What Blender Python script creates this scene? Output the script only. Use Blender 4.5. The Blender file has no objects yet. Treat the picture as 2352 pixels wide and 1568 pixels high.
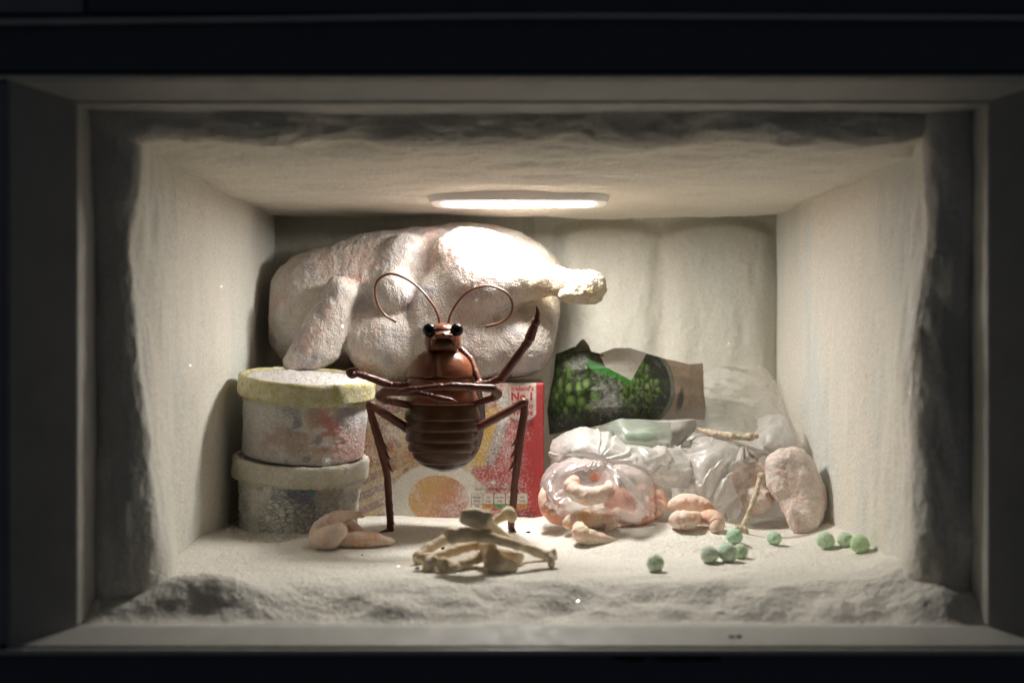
import bpy, bmesh, math, random
import numpy as np
from mathutils import Vector
R = math.radians
random.seed(7)
rng = np.random.default_rng(7)

# ------------------------------------------------------------------ scale, camera, world, light levels
F = 2287.0          # focal length in picture units (35 mm lens on a 36 mm sensor, picture 2352 units wide)
D = 0.62            # metres from the lens to the freezer opening
K = D / F           # metres per unit at the opening
VX, VY = 1184.0, 768.0
LAMP_STRENGTH = 26

sc = bpy.context.scene
C = sc.collection
cam_d = bpy.data.cameras.new('camera'); cam = bpy.data.objects.new('camera', cam_d); C.objects.link(cam)
cam.location = (0, -D, 0); cam.rotation_euler = (R(90), 0, 0)
cam_d.lens = 35; cam_d.sensor_width = 36; cam_d.clip_start = 0.01; cam_d.clip_end = 50
cam_d.shift_x = -(VX - 1176) / 2352; cam_d.shift_y = -(784 - VY) / 2352
cam_d.dof.use_dof = True; cam_d.dof.focus_distance = D * 1.34; cam_d.dof.aperture_fstop = 3.6
sc.camera = cam
w = bpy.data.worlds.new("World"); sc.world = w; w.use_nodes = True
w.node_tree.nodes['Background'].inputs[0].default_value = (0.68, 0.78, 1.0, 1)
w.node_tree.nodes['Background'].inputs[1].default_value = 0.020
sc.view_settings.view_transform = 'Standard'; sc.view_settings.look = 'None'
sc.view_settings.exposure = 0; sc.view_settings.gamma = 1
sc.cycles.use_denoising = True
sc.cycles.max_bounces = 10; sc.cycles.diffuse_bounces = 6; sc.cycles.glossy_bounces = 4
sc.cycles.transparent_max_bounces = 24; sc.cycles.transmission_bounces = 6
sc.cycles.caustics_reflective = False; sc.cycles.caustics_refractive = False

# ------------------------------------------------------------------ coordinates
def U(px, py, t):            # picture position + depth ratio -> unit space (x right, y away, z up)
    return np.array([(px - VX) * t, (t - 1) * F, -(py - VY) * t], float)
def proj(P):                 # unit space -> picture position
    t = 1 + P[:, 1] / F
    return P[:, 0] / t + VX, VY - P[:, 2] / t

# ------------------------------------------------------------------ numpy noise
def _hash(i, j, k, s):
    h = (i * 374761393 + j * 668265263 + k * 2147483647 + s * 974711) & 0xFFFFFFFF
    h = ((h ^ (h >> 13)) * 1274126177) & 0xFFFFFFFF
    h = ((h ^ (h >> 16)) * 2246822519) & 0xFFFFFFFF
    return (h & 0xFFFF) / 32767.5 - 1.0
def vnoise(P, s=0):
    P = np.asarray(P, float)
    i = np.floor(P).astype(np.int64); f = P - i
    f = f * f * f * (f * (f * 6 - 15) + 10)
    r = 0
    for a in (0, 1):
        for b in (0, 1):
            for c in (0, 1):
                wgt = (f[..., 0] if a else 1 - f[..., 0]) * (f[..., 1] if b else 1 - f[..., 1]) * (f[..., 2] if c else 1 - f[..., 2])
                r = r + wgt * _hash(i[..., 0] + a, i[..., 1] + b, i[..., 2] + c, s)
    return r
def fbm(P, scale, octv=4, s=0, gain=.5, stretch=(1, 1, 1)):
    P = np.asarray(P, float) * np.array(stretch) / scale
    r = 0; a = 1.0
    for o in range(octv):
        r = r + a * vnoise(P * 2 ** o + 17.3 * o, s + o); a *= gain
    return r
def sstep(a, b, x):
    t = np.clip((x - a) / (b - a), 0, 1); return t * t * (3 - 2 * t)
def crumple(P, scale, n=5, s=0, warp=.45):
    g = np.random.default_rng(s + 100); r = 0; wsum = 0
    for i in range(n):
        d = g.normal(size=3); d /= np.linalg.norm(d); fr = g.uniform(.6, 1.7) / scale
        ph = P @ d * fr + warp * fbm(P, scale * 1.3, 2, s + i * 7) + g.uniform(0, 1)
        tri = np.abs(ph - np.floor(ph) - .5) * 4 - 1
        wgt = g.uniform(.5, 1) * (.6 / (fr * scale)); r = r + wgt * tri; wsum += wgt
    return r / wsum

# ------------------------------------------------------------------ SDF meshing (surface nets)
def surface_nets(vol, org, h):
    nx, ny, nz = vol.shape
    neg = vol < 0
    cnt = np.zeros((nx - 1, ny - 1, nz - 1), np.int8)
    for a in (0, 1):
        for b in (0, 1):
            for c in (0, 1):
                cnt += neg[a:nx - 1 + a, b:ny - 1 + b, c:nz - 1 + c]
    act = (cnt > 0) & (cnt < 8)
    ids = np.full(act.shape, -1, np.int64); I = np.argwhere(act); ids[act] = np.arange(len(I))
    acc = np.zeros((len(I), 3)); n = np.zeros(len(I))
    cor = [(a, b, c) for a in (0, 1) for b in (0, 1) for c in (0, 1)]
    for u in cor:
        for ax in range(3):
            if u[ax]: continue
            v = list(u); v[ax] = 1
            f0 = vol[I[:, 0] + u[0], I[:, 1] + u[1], I[:, 2] + u[2]]; f1 = vol[I[:, 0] + v[0], I[:, 1] + v[1], I[:, 2] + v[2]]
            m = (f0 < 0) != (f1 < 0)
            tt = np.where(m, f0 / np.where(f0 == f1, 1, f0 - f1), 0)
            p = np.tile(np.array(u, float), (len(I), 1)); p[:, ax] = tt
            acc[m] += p[m]; n[m] += 1
    V = (I + acc / n[:, None]) * h + org
    faces = []
    for ax in range(3):
        o1, o2 = [(1, 2), (2, 0), (0, 1)][ax]
        sl0 = [slice(None)] * 3; sl1 = [slice(None)] * 3
        sl0[ax] = slice(0, -1); sl1[ax] = slice(1, None)
        ch = neg[tuple(sl0)] != neg[tuple(sl1)]
        E = np.argwhere(ch)
        ok = (E[:, o1] > 0) & (E[:, o2] > 0) & (E[:, o1] < vol.shape[o1] - 1) & (E[:, o2] < vol.shape[o2] - 1)
        E = E[ok]
        def cell(d1, d2):
            q = E.copy(); q[:, o1] += d1; q[:, o2] += d2; return ids[q[:, 0], q[:, 1], q[:, 2]]
        q = np.stack([cell(-1, -1), cell(0, -1), cell(0, 0), cell(-1, 0)], 1)
        fl = ~neg[E[:, 0], E[:, 1], E[:, 2]]
        q[fl] = q[fl][:, ::-1]
        faces.append(q)
    return V, np.concatenate(faces)
def ell(P, c, r, rot=None):
    q = P - np.asarray(c)
    if rot is not None: q = q @ rot
    r = np.asarray(r, float)
    k0 = np.linalg.norm(q / r, axis=-1); k1 = np.linalg.norm(q / (r * r), axis=-1) + 1e-9
    return k0 * (k0 - 1) / k1
def cone(P, a, b, ra, rb):
    a = np.asarray(a, float); b = np.asarray(b, float); ab = b - a
    t = np.clip(((P - a) @ ab) / (ab @ ab), 0, 1)
    return np.linalg.norm(P - a - t[..., None] * ab, axis=-1) - (ra + (rb - ra) * t)
def rbox(P, c, hf, r, rot=None):
    q = P - np.asarray(c)
    if rot is not None: q = q @ rot
    q = np.abs(q) - (np.asarray(hf) - r)
    return np.linalg.norm(np.maximum(q, 0), axis=-1) + np.minimum(q.max(-1), 0) - r
def su(a, b, k):
    h = np.clip(.5 + .5 * (b - a) / k, 0, 1); return b + (a - b) * h - k * h * (1 - h)
def ss(a, b, k): return -su(-a, b, k)          # a minus b
def rotz(d): c, s = math.cos(R(d)), math.sin(R(d)); return np.array([[c, -s, 0], [s, c, 0], [0, 0, 1.]])
def roty(d): c, s = math.cos(R(d)), math.sin(R(d)); return np.array([[c, 0, s], [0, 1, 0], [-s, 0, c]])
def rotx(d): c, s = math.cos(R(d)), math.sin(R(d)); return np.array([[1, 0, 0], [0, c, -s], [0, s, c]])
def sdf(fn, lo, hi, h):
    lo = np.asarray(lo, float) - 2 * h; hi = np.asarray(hi, float) + 2 * h
    n = np.ceil((hi - lo) / h).astype(int) + 1
    g = np.stack(np.meshgrid(*[lo[i] + h * np.arange(n[i]) for i in range(3)], indexing='ij'), -1)
    vol = np.empty(n)
    for i in range(0, n[0], 24): vol[i:i + 24] = fn(g[i:i + 24])
    return surface_nets(vol, lo, h)
def vnormals(V, Fc):
    N = np.zeros_like(V)
    fn = np.cross(V[Fc[:, 2]] - V[Fc[:, 0]], V[Fc[:, 3]] - V[Fc[:, 1]])
    for k in range(4): np.add.at(N, Fc[:, k], fn)
    return N / (np.linalg.norm(N, axis=1, keepdims=True) + 1e-12)

# ------------------------------------------------------------------ objects
def col_attr(me, col):
    a = me.color_attributes.new('Col', 'FLOAT_COLOR', 'POINT')
    c = np.ones((len(me.vertices), 4), np.float32); col = np.asarray(col); c[:, :col.shape[1]] = col
    a.data.foreach_set('color', c.ravel())
def obj(name, V, Fc, mat, parent=None, col=None, smooth=True, base=None):
    """V in unit space. A part takes its thing's origin; a thing of one mesh gets an origin at its own foot."""
    V = np.asarray(V, float) * K
    if parent is not None:
        root = parent
        while root.parent is not None: root = root.parent
        org = np.array(root.location)
    else:
        org = np.array([V[:, 0].mean(), V[:, 1].mean(), V[:, 2].min()]) if base is None else np.array(base) * K
    me = bpy.data.meshes.new(name)
    if isinstance(Fc, np.ndarray): Fc = Fc.tolist()
    me.from_pydata((V - org).tolist(), [], Fc)
    if smooth: me.polygons.foreach_set('use_smooth', np.ones(len(me.polygons), bool))
    if col is not None: col_attr(me, col)
    me.materials.append(mat); me.update()
    o = bpy.data.objects.new(name, me); C.objects.link(o)
    if parent is not None: o.parent = parent
    else: o.location = org
    return o
def tag(o, label=None, cat=None, group=None, kind=None):
    for k, v in (('label', label), ('category', cat), ('group', group), ('kind', kind)):
        if v: o[k] = v
    return o
def thing(name, label, cat, base, group=None):
    o = bpy.data.objects.new(name, None); o.empty_display_size = .01; C.objects.link(o); o.location = Vector(np.asarray(base) * K)
    return tag(o, label, cat, group)

def grid_faces(n, m, closed=False):
    i = np.arange(n - 1)[:, None]; jm = m if closed else m - 1; j = np.arange(jm)[None]
    j2 = (j + 1) % m
    return np.stack([i * m + j, i * m + j2, (i + 1) * m + j2, (i + 1) * m + j], -1).reshape(-1, 4)
def cat_rom(P, n):
    P = np.asarray(P, float); k = len(P); x = np.linspace(0, k - 1, n); i = np.minimum(x.astype(int), k - 2); f = x - i
    f = f.reshape((-1,) + (1,) * (P.ndim - 1))
    Q = np.concatenate([2 * P[:1] - P[1:2], P, 2 * P[-1:] - P[-2:-1]])
    a, b, c, d = Q[i], Q[i + 1], Q[i + 2], Q[i + 3]
    return .5 * (2 * b + (c - a) * f + (2 * a - 5 * b + 4 * c - d) * f * f + (3 * b - a - 3 * c + d) * f ** 3)
def sweep(pts, rad, n=24, seg=12, smooth=True, flat=1.0, noise=0, ns=20, seed=0):
    """tube along unit-space points; rounded ends"""
    pts = np.asarray(pts, float); rad = np.asarray(rad, float)
    if smooth: P = cat_rom(pts, n); r = cat_rom(rad, n)
    else:
        x = np.linspace(0, len(pts) - 1, n); P = np.stack([np.interp(x, range(len(pts)), pts[:, k]) for k in range(3)], 1); r = np.interp(x, range(len(rad)), rad)
    T = np.gradient(P, axis=0); T /= np.linalg.norm(T, axis=1, keepdims=True) + 1e-12
    capn = 4; Ps = []; rs = []; Ts = []
    for k in range(capn):
        a = k / capn * math.pi / 2; Ps.append(P[0] - T[0] * r[0] * math.cos(a)); rs.append(max(r[0] * math.sin(a), r[0] * .03)); Ts.append(T[0])
    Ps += list(P); rs += list(r); Ts += list(T)
    for k in range(capn - 1, -1, -1):
        a = k / capn * math.pi / 2; Ps.append(P[-1] + T[-1] * r[-1] * math.cos(a)); rs.append(max(r[-1] * math.sin(a), r[-1] * .03)); Ts.append(T[-1])
    Ps = np.array(Ps); rs = np.array(rs); Ts = np.array(Ts)
    u = np.cross(Ts[0], [0.13, 1, 0.07]); u /= np.linalg.norm(u); V = []
    for p, rr, tt in zip(Ps, rs, Ts):
        u = u - tt * (u @ tt); u /= np.linalg.norm(u) + 1e-12; v = np.cross(tt, u)
        for s in range(seg):
            a = 2 * math.pi * s / seg; V.append(p + rr * (math.cos(a) * u + flat * math.sin(a) * v))
    V = np.array(V); Fc = grid_faces(len(Ps), seg, True)[:, ::-1]
    if noise:
        Nn = vnormals(V, Fc); V = V + Nn * (noise * fbm(V, ns, 3, seed))[:, None]
    return V, Fc
def join(parts):
    Vs, Fs, k = [], [], 0
    for V, Fc in parts:
        Vs.append(V); Fs.append(np.asarray(Fc) + k); k += len(V)
    return np.concatenate(Vs), np.concatenate(Fs)
def lathe(prof, n=64):
    """profile rows (radius, height) -> rings round z"""
    a = np.arange(n) * 2 * math.pi / n; prof = np.asarray(prof, float)
    V = np.stack([prof[:, :1] * np.cos(a), prof[:, :1] * np.sin(a), np.repeat(prof[:, 1:2], n, 1)], -1).reshape(-1, 3)
    return V, grid_faces(len(prof), n, True)
def polybox(c, hf):
    c = np.asarray(c, float); hf = np.asarray(hf, float)
    V = np.array([[x, y, z] for x in (-1, 1) for y in (-1, 1) for z in (-1, 1)]) * hf + c
    return V, np.array([[0, 1, 3, 2], [4, 6, 7, 5], [0, 4, 5, 1], [2, 3, 7, 6], [0, 2, 6, 4], [1, 5, 7, 3]])
def bev_box(c, hf, r, seg=2):
    bm = bmesh.new(); bmesh.ops.create_cube(bm, size=2)
    for v in bm.verts: v.co = Vector((v.co.x * hf[0], v.co.y * hf[1], v.co.z * hf[2]))
    bmesh.ops.bevel(bm, geom=bm.edges[:], offset=r, segments=seg, profile=.5, affect='EDGES')
    bm.verts.index_update()
    V = np.array([v.co[:] for v in bm.verts]) + np.asarray(c); Fc = [[v.index for v in f.verts] for f in bm.faces]; bm.free()
    return V, Fc
def lin(P, n):
    P = np.asarray(P, float); x = np.linspace(0, len(P) - 1, n); i = np.minimum(x.astype(int), len(P) - 2); f = (x - i).reshape((-1,) + (1,) * (P.ndim - 1))
    return P[i] * (1 - f) + P[i + 1] * f
def patch(ctrl, n, m, disp=None, straight=False):
    """ctrl: rows of (px,py,t) -> smooth sheet in unit space, displaced along its normal"""
    G = np.array([[U(*p) for p in row] for row in ctrl])
    ip = lin if straight else cat_rom
    G = ip(G, n); G = ip(G.transpose(1, 0, 2), m).transpose(1, 0, 2)
    V = G.reshape(-1, 3); Fc = grid_faces(n, m)
    if disp is not None:
        N = vnormals(V, Fc); V = V + N * disp(V)[:, None]
    return V, Fc

# ------------------------------------------------------------------ materials
class NT:
    def __init__(s, name):
        s.m = bpy.data.materials.new(name); s.m.use_nodes = True; s.t = s.m.node_tree; s.n = s.t.nodes; s.l = s.t.links
        s.b = s.n['Principled BSDF']; s.out = s.n['Material Output']
    def add(s, t, **kw):
        x = s.n.new(t)
        for k, v in kw.items(): setattr(x, k, v)
        return x
    def set(s, **kw):
        for k, v in kw.items():
            i = s.b.inputs[k.replace('_', ' ')]
            i.default_value = (tuple(v) + (1,)) if isinstance(v, tuple) and len(v) == 3 else v
        return s
    def coords(s):
        if not hasattr(s, 'co'): s.co = s.add('ShaderNodeTexCoord').outputs['Object']
        return s.co
    def mapped(s, sc_):
        mp = s.add('ShaderNodeMapping'); mp.inputs['Scale'].default_value = sc_; s.l.new(s.coords(), mp.inputs[0]); return mp.outputs[0]
    def noise(s, scale, detail=4, rough=.55, vec=None, dist=0):
        x = s.add('ShaderNodeTexNoise'); x.inputs['Scale'].default_value = scale; x.inputs['Detail'].default_value = detail
        x.inputs['Roughness'].default_value = rough; x.inputs['Distortion'].default_value = dist
        s.l.new(vec or s.coords(), x.inputs['Vector']); return x.outputs['Fac']
    def vor(s, scale, feature='F1', out='Distance', rnd=1, vec=None):
        x = s.add('ShaderNodeTexVoronoi'); x.feature = feature; x.inputs['Scale'].default_value = scale; x.inputs['Randomness'].default_value = rnd
        s.l.new(vec or s.coords(), x.inputs['Vector']); return x.outputs[out]
    def rng(s, v, a, b, c=0, d=1):
        x = s.add('ShaderNodeMapRange'); x.clamp = True
        for k, q in enumerate((a, b, c, d)): x.inputs[k + 1].default_value = q
        s.l.new(v, x.inputs[0]); return x.outputs[0]
    def math(s, op, a, b=None, c=None):
        x = s.add('ShaderNodeMath', operation=op)
        for k, v in enumerate((a, b, c)):
            if v is None: continue
            if isinstance(v, (int, float)): x.inputs[k].default_value = v
            else: s.l.new(v, x.inputs[k])
        return x.outputs[0]
    def mix(s, f, a, b):
        x = s.add('ShaderNodeMix', data_type='RGBA')
        for k, v in ((0, f), (6, a), (7, b)):
            if isinstance(v, (int, float)): x.inputs[k].default_value = v
            elif isinstance(v, tuple): x.inputs[k].default_value = tuple(v) + (1,)
            else: s.l.new(v, x.inputs[k])
        return x.outputs[2]
    def color(s, v, grain=0, gs=520):
        if grain:                                   # crystals and pores differ a little from one another
            x = s.add('ShaderNodeVectorMath', operation='SCALE'); s.l.new(v, x.inputs[0])
            s.l.new(s.rng(s.noise(gs, 2, .8), .3, .7, 1 - grain * .62, 1 + grain * .62), x.inputs['Scale']); v = x.outputs[0]
        s.l.new(v, s.b.inputs['Base Color']); return s
    def bump(s, h, dist, strength=1, nrm=None):
        x = s.add('ShaderNodeBump'); x.inputs['Strength'].default_value = strength; x.inputs['Distance'].default_value = dist
        s.l.new(h, x.inputs['Height'])
        if nrm is not None: s.l.new(nrm, x.inputs['Normal'])
        return x.outputs[0]
    def normal(s, n): s.l.new(n, s.b.inputs['Normal']); return s
    def attr(s, name='Col'):
        return s.add('ShaderNodeAttribute', attribute_name=name)
    def sparkle(s, scale, amount=.05, tilt=.8):
        """frost glints: a few tiny crystals, each tilted its own way, glossy over the matte frost"""
        v = s.add('ShaderNodeTexVoronoi'); v.inputs['Scale'].default_value = scale; s.l.new(s.coords(), v.inputs['Vector'])
        sub = s.add('ShaderNodeVectorMath', operation='SUBTRACT'); s.l.new(v.outputs['Color'], sub.inputs[0]); sub.inputs[1].default_value = (.5, .5, .5)
        scl = s.add('ShaderNodeVectorMath', operation='SCALE'); s.l.new(sub.outputs[0], scl.inputs[0]); scl.inputs['Scale'].default_value = tilt * 2
        geo = s.add('ShaderNodeNewGeometry')
        ad = s.add('ShaderNodeVectorMath', operation='ADD'); s.l.new(scl.outputs[0], ad.inputs[0]); s.l.new(geo.outputs['Normal'], ad.inputs[1])
        no = s.add('ShaderNodeVectorMath', operation='NORMALIZE'); s.l.new(ad.outputs[0], no.inputs[0])
        gl = s.add('ShaderNodeBsdfGlossy'); gl.inputs['Roughness'].default_value = .12; gl.inputs['Color'].default_value = (1, 1, 1, 1); s.l.new(no.outputs[0], gl.inputs['Normal'])
        sep = s.add('ShaderNodeSeparateColor'); w_ = s.add('ShaderNodeTexWhiteNoise'); s.l.new(v.outputs['Position'], w_.inputs['Vector'])
        m1 = s.math('GREATER_THAN', w_.outputs['Value'], 1 - amount); m2 = s.math('LESS_THAN', v.outputs['Distance'], .45)
        f = s.math('MULTIPLY', s.math('MULTIPLY', m1, m2), .09)
        cc = s.add('ShaderNodeCombineColor')
        for k in range(3): s.l.new(f, cc.inputs[k])
        s.l.new(cc.outputs[0], gl.inputs['Color'])
        ms = s.add('ShaderNodeAddShader'); s.l.new(s.b.outputs[0], ms.inputs[0]); s.l.new(gl.outputs[0], ms.inputs[1])
        s.l.new(ms.outputs[0], s.out.inputs['Surface']); return s

def m_frost(name, base=(.74, .71, .64), tint=(.61, .655, .625), streak=(1, 1, 1), grain=480, gd=.0012, lump=60, ld=.0022, sp=.05):
    q = NT(name); q.set(Roughness=.85, Specular_IOR_Level=.25)
    n1 = q.noise(16, 3, vec=q.mapped(streak)); c = q.mix(q.rng(n1, .48, .72, 0, .8), base, tint)
    n5 = q.noise(120, 4, vec=q.mapped(streak)); c = q.mix(q.rng(n5, .35, .7, 0, .35), c, (.72, .695, .64)); q.color(c, .22)
    b1 = q.bump(q.noise(lump, 5, .6, vec=q.mapped(streak)), ld, .7)
    b2 = q.bump(q.noise(grain, 4, .65), gd, .9, b1); q.normal(b2)
    q.sparkle(900, sp); return q.m
MF_floor = m_frost('snow', base=(.85, .82, .75), tint=(.79, .77, .71), grain=380, gd=.0024, lump=110, ld=.0025, sp=.045)
MF_left = m_frost('frost_left', streak=(1, 1, .35)); MF_right = m_frost('frost_right', base=(.74, .705, .635), tint=(.58, .64, .65), streak=(1, 1, .35))
MF_ceil = m_frost('frost_ceiling', base=(.73, .69, .60), tint=(.61, .60, .55), streak=(.45, 1, 1))
MF_back = m_frost('frost_back', base=(.74, .725, .645), tint=(.61, .66, .635), streak=(1, 1, .4), gd=.0006, ld=.0025, sp=.02)

def m_plain(name, col, rough=.5, spec=.5, bump=None, coat=0, metal=0):
    q = NT(name); q.set(Base_Color=col, Roughness=rough, Specular_IOR_Level=spec, Coat_Weight=coat, Metallic=metal)
    if bump: q.normal(q.bump(q.noise(bump[0], 4), bump[1], 1))
    return q.m
def m_paint(name, col, rough=.45):
    q = NT(name); q.set(Roughness=rough)
    c = q.mix(q.rng(q.noise(35, 5), .45, .75, 0, .5), col, tuple(x * .72 for x in col)); q.color(c)
    q.l.new(q.rng(q.noise(90, 4), .3, .7, rough - .1, rough + .15), q.b.inputs['Roughness'])
    q.normal(q.bump(q.noise(700, 2), .00015, .5)); return q.m
M_liner = m_paint('white_plastic_liner', (.46, .455, .43), .6)
M_panel = m_paint('dark_blue_enamel', (.14, .155, .19), .55)
M_trim = m_paint('grey_trim', (.75, .73, .62), .35)
M_jamb = m_paint('grey_jamb', (.37, .37, .36), .6)

# frosted print: colour attribute = flat print, its alpha = how much frost sits on it
def m_print(name, frost=(.84, .82, .76), s1=260, s2=700, rough=.6, haze=.0, crack=0, bumpd=.0012, sp=.03, soft=.12):
    q = NT(name); a = q.attr(); q.set(Roughness=rough, Specular_IOR_Level=.3)
    n = q.noise(s1, 6, .7); n2 = q.noise(s2, 3, .7)
    f = q.math('MULTIPLY_ADD', n2, .45, q.math('MULTIPLY', n, .55))
    # threshold by alpha: alpha 0 -> almost no frost, 1 -> solid
    thr = q.math('MULTIPLY_ADD', a.outputs['Alpha'], -.50, .80)
    d = q.math('SUBTRACT', f, thr); m = q.rng(d, -soft, soft)
    h = f
    if crack:
        wp = q.add('ShaderNodeVectorMath', operation='MULTIPLY_ADD'); nz = q.add('ShaderNodeTexNoise'); nz.inputs['Scale'].default_value = 190; nz.inputs['Detail'].default_value = 4
        q.l.new(q.coords(), nz.inputs['Vector']); q.l.new(nz.outputs['Color'], wp.inputs[0]); wp.inputs[1].default_value = (.006, .006, .006); q.l.new(q.mapped((1, 1, 1.8)), wp.inputs[2])
        v = q.vor(crack, 'DISTANCE_TO_EDGE', vec=wp.outputs[0])
        keep = q.rng(q.noise(80, 3), .40, .56); cr = q.math('MAXIMUM', q.rng(v, .03, .15), q.math('MULTIPLY', keep, .75))
        m = q.math('MULTIPLY', m, q.math('MULTIPLY_ADD', cr, .8, .2)); h = q.math('ADD', q.math('MULTIPLY', cr, .5), q.math('MULTIPLY', f, .9))
    q.color(q.mix(m, q.mix(haze, a.outputs['Color'], frost), frost), .20)
    q.normal(q.bump(q.math('MULTIPLY', h, q.math('MULTIPLY_ADD', m, .8, .2)), bumpd, .9)); q.sparkle(450, sp); return q.m

# ------------------------------------------------------------------ THE FREEZER: frost-lined cavity
def rough_wall(name, along, n, deep_n, place, W, Rr, inset_back, mat, stretch, amp, seed, t0=1.0, t1=1.72, nstart=None):
    s = np.linspace(along[0], along[1], n); th = np.linspace(0, 1, 46)
    rows = []
    Ws = np.interp(s, *zip(*W)); Rs = np.interp(s, *zip(*Rr))
    tt = t0 + (t1 - t0) * np.linspace(0, 1, deep_n + 1)[1:] ** 1.25
    for si, Wi, Ri in zip(s, Ws, Rs):
        a = th * math.pi / 2
        ins = list(Wi * np.sin(a)); dep = list((t0 - 1) * F + Ri * (1 - np.cos(a)))
        for t in tt:
            dd = dep[45] + (t - t0) * F * (((t1 - 1) * F - dep[45]) / ((t1 - t0) * F))
            k = sstep(0, 260, dd - dep[45]); ins.append(Wi + (inset_back - Wi) * k - 62 * sstep(.585 * F, .665 * F, dd)); dep.append(dd)
        rows.append([place(si, i, d) for i, d in zip(ins, dep)])
    G = np.array(rows); m = G.shape[1]; V = G.reshape(-1, 3); Fc = grid_faces(n, m)
    N = vnormals(V, Fc)
    front = np.exp(-np.maximum(V[:, 1], 0) / 160.)
    d = amp * fbm(V, 170, 3, seed, .45, stretch) * (.6 + front) + amp * .40 * fbm(V, 46, 3, seed + 9, .5, stretch) * (.3 + .9 * front)
    d += .9 * fbm(V, 13, 2, seed + 21)
    flip = 1 if (N @ place(0, 1, 0) - N @ place(0, 0, 0)).mean() > 0 else -1
    V = V + N * (flip * d)[:, None]
    if flip < 0: Fc = Fc[:, ::-1]
    return tag(obj(name, V, Fc, mat), kind='structure')
# left wall: inset to the right from x=-968
rough_wall('left_wall', (545, -665), 300, 150, lambda s, i, d: np.array([-968 + i, d, s]),
           [(-665, 150), (-520, 140), (-430, 128), (-330, 118), (-200, 108), (0, 88), (200, 76), (430, 90), (545, 96)],
           [(-665, 110), (-430, 75), (-200, 50), (0, 30), (545, 28)], 82, MF_left, (1, 1, .4), 11, 3)
rough_wall('right_wall', (-665, 545), 300, 150, lambda s, i, d: np.array([1043 - i, d, s]),
           [(-665, 130), (-450, 105), (-250, 112), (-80, 122), (120, 100), (300, 84), (545, 92)],
           [(-665, 80), (-250, 50), (545, 28)], 89, MF_right, (1, 1, .4), 11, 31)
rough_wall('ceiling', (-985, 1060), 380, 150, lambda s, i, d: np.array([s, d, 535 - i]),
           [(-985, 85), (-600, 82), (-300, 92), (0, 88), (350, 80), (700, 88), (1060, 84)],
           [(-985, 40), (-500, 55), (-250, 90), (0, 60), (300, 85), (600, 45), (1060, 34)], 104, MF_ceil, (.5, 1, 1), 15, 57)
# snow floor: height field
def floor_z(a, y):
    a = np.asarray(a, float); y = np.asarray(y, float); P = np.stack([a, y, 0 * a], -1)
    e = 22 * fbm(P, 110, 3, 71); ramp = sstep(-82, 135, y + e)
    h = 47 * ramp + 2
    h += 46 * np.exp(-((a + 740) / 120) ** 2 - ((y - 45) / 70) ** 2) + 14 * np.exp(-((a + 640) / 70) ** 2 - ((y - 20) / 50) ** 2)
    h += 26 * np.exp(-((a + 900) / 120) ** 2 - ((y - 520) / 260) ** 2) + 38 * np.exp(-((a - 1010) / 120) ** 2)
    h += 30 * np.exp(-((a - 960) / 110) ** 2 - ((y - 110) / 120) ** 2)
    h += 38 * sstep(60, 230, a) * sstep(780, 560, a) * sstep(380, 620, y)
    h += 14 * np.exp(-((a + 650) / 90) ** 2 - ((y - 700) / 90) ** 2)
    fr = np.exp(-(np.maximum(y, 0) / 130) ** 2)
    h += (4 + 12 * fr) * fbm(P, 135, 3, 73, .45, (.6, 1, 1)) + (1.2 + 2.2 * fr) * fbm(P, 42, 3, 79, .5, (.7, 1, 1)) + (.4 + .8 * fr) * fbm(P, 11, 2, 83)
    return -647 + np.maximum(h, 0) * sstep(-80, -15, y + .5 * e)
ga = np.linspace(-985, 1062, 560); gy = np.concatenate([np.linspace(-84, 330, 220), np.linspace(332, 1640, 230)])
A, Y = np.meshgrid(ga, gy); Z = floor_z(A.ravel(), Y.ravel())
tag(obj('snow_floor', np.stack([A.ravel(), Y.ravel(), Z], 1), grid_faces(len(gy), len(ga)), MF_floor), kind='structure')
def floor_at(px, t): return float(floor_z([(px - VX) * t], [(t - 1) * F])[0])
# back wall with two frozen bulges
gx = np.linspace(-1010, 1090, 300); gz = np.linspace(-690, 560, 200)
X, Zb = np.meshgrid(gx, gz); X = X.ravel(); Zb = Zb.ravel(); P = np.stack([X, 0 * X, Zb], 1)
bul = 62 * np.exp(-((X - 360) / 196) ** 8) * sstep(465, 395, Zb + .0009 * (X - 350) ** 2) + 62 * np.exp(-((X - 785) / 214) ** 8) * sstep(470, 410, Zb + .0009 * (X - 785) ** 2)
bul = bul + 8 * fbm(P, 170, 4, 91, .5, (1, 1, .35)) + 3 * fbm(P, 40, 4, 95, .55, (1, 1, .4)) + 1.0 * fbm(P, 12, 3, 97)
tag(obj('back_wall', np.stack([X, .70 * F - bul, Zb], 1), grid_faces(200, 300)[:, ::-1][:, ::-1], MF_back), kind='structure')

# cabinet front
fz = thing('freezer_cabinet', 'white freezer cabinet with dark blue front framing the frosted compartment', 'freezer', (35, -160, -1200))
tl, tf = (.965 - 1) * F, (.93 - 1) * F
inner = dict(l=-974, r=1050, t=516, b=-646); outer = dict(l=-1078, r=1150, t=541, b=-664)
def ball_(c, w_):
    V, Fc = lathe([(max(math.sin(x), 1e-3), -math.cos(x)) for x in np.linspace(0, math.pi, 10)], 20)
    return V * (1 + .4 * fbm(V * 3 + w_, 1.5, 2, 5))[:, None] * np.array([w_, 2.5, 5]) + np.array(c), Fc
def side_panel_mesh(which, steps):
    """steps: list of (inset rect l,r,b,t, y). returns sheet along one side of the opening"""
    V = []
    for (l, r, b, t, y) in steps:
        V += {'left': [(l, y, b), (l, y, t)], 'right': [(r, y, t), (r, y, b)], 'top': [(l, y, t), (r, y, t)], 'bottom': [(r, y, b), (l, y, b)]}[which]
    return np.array(V, float), grid_faces(len(steps), 2)
O, I = outer, inner
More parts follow.
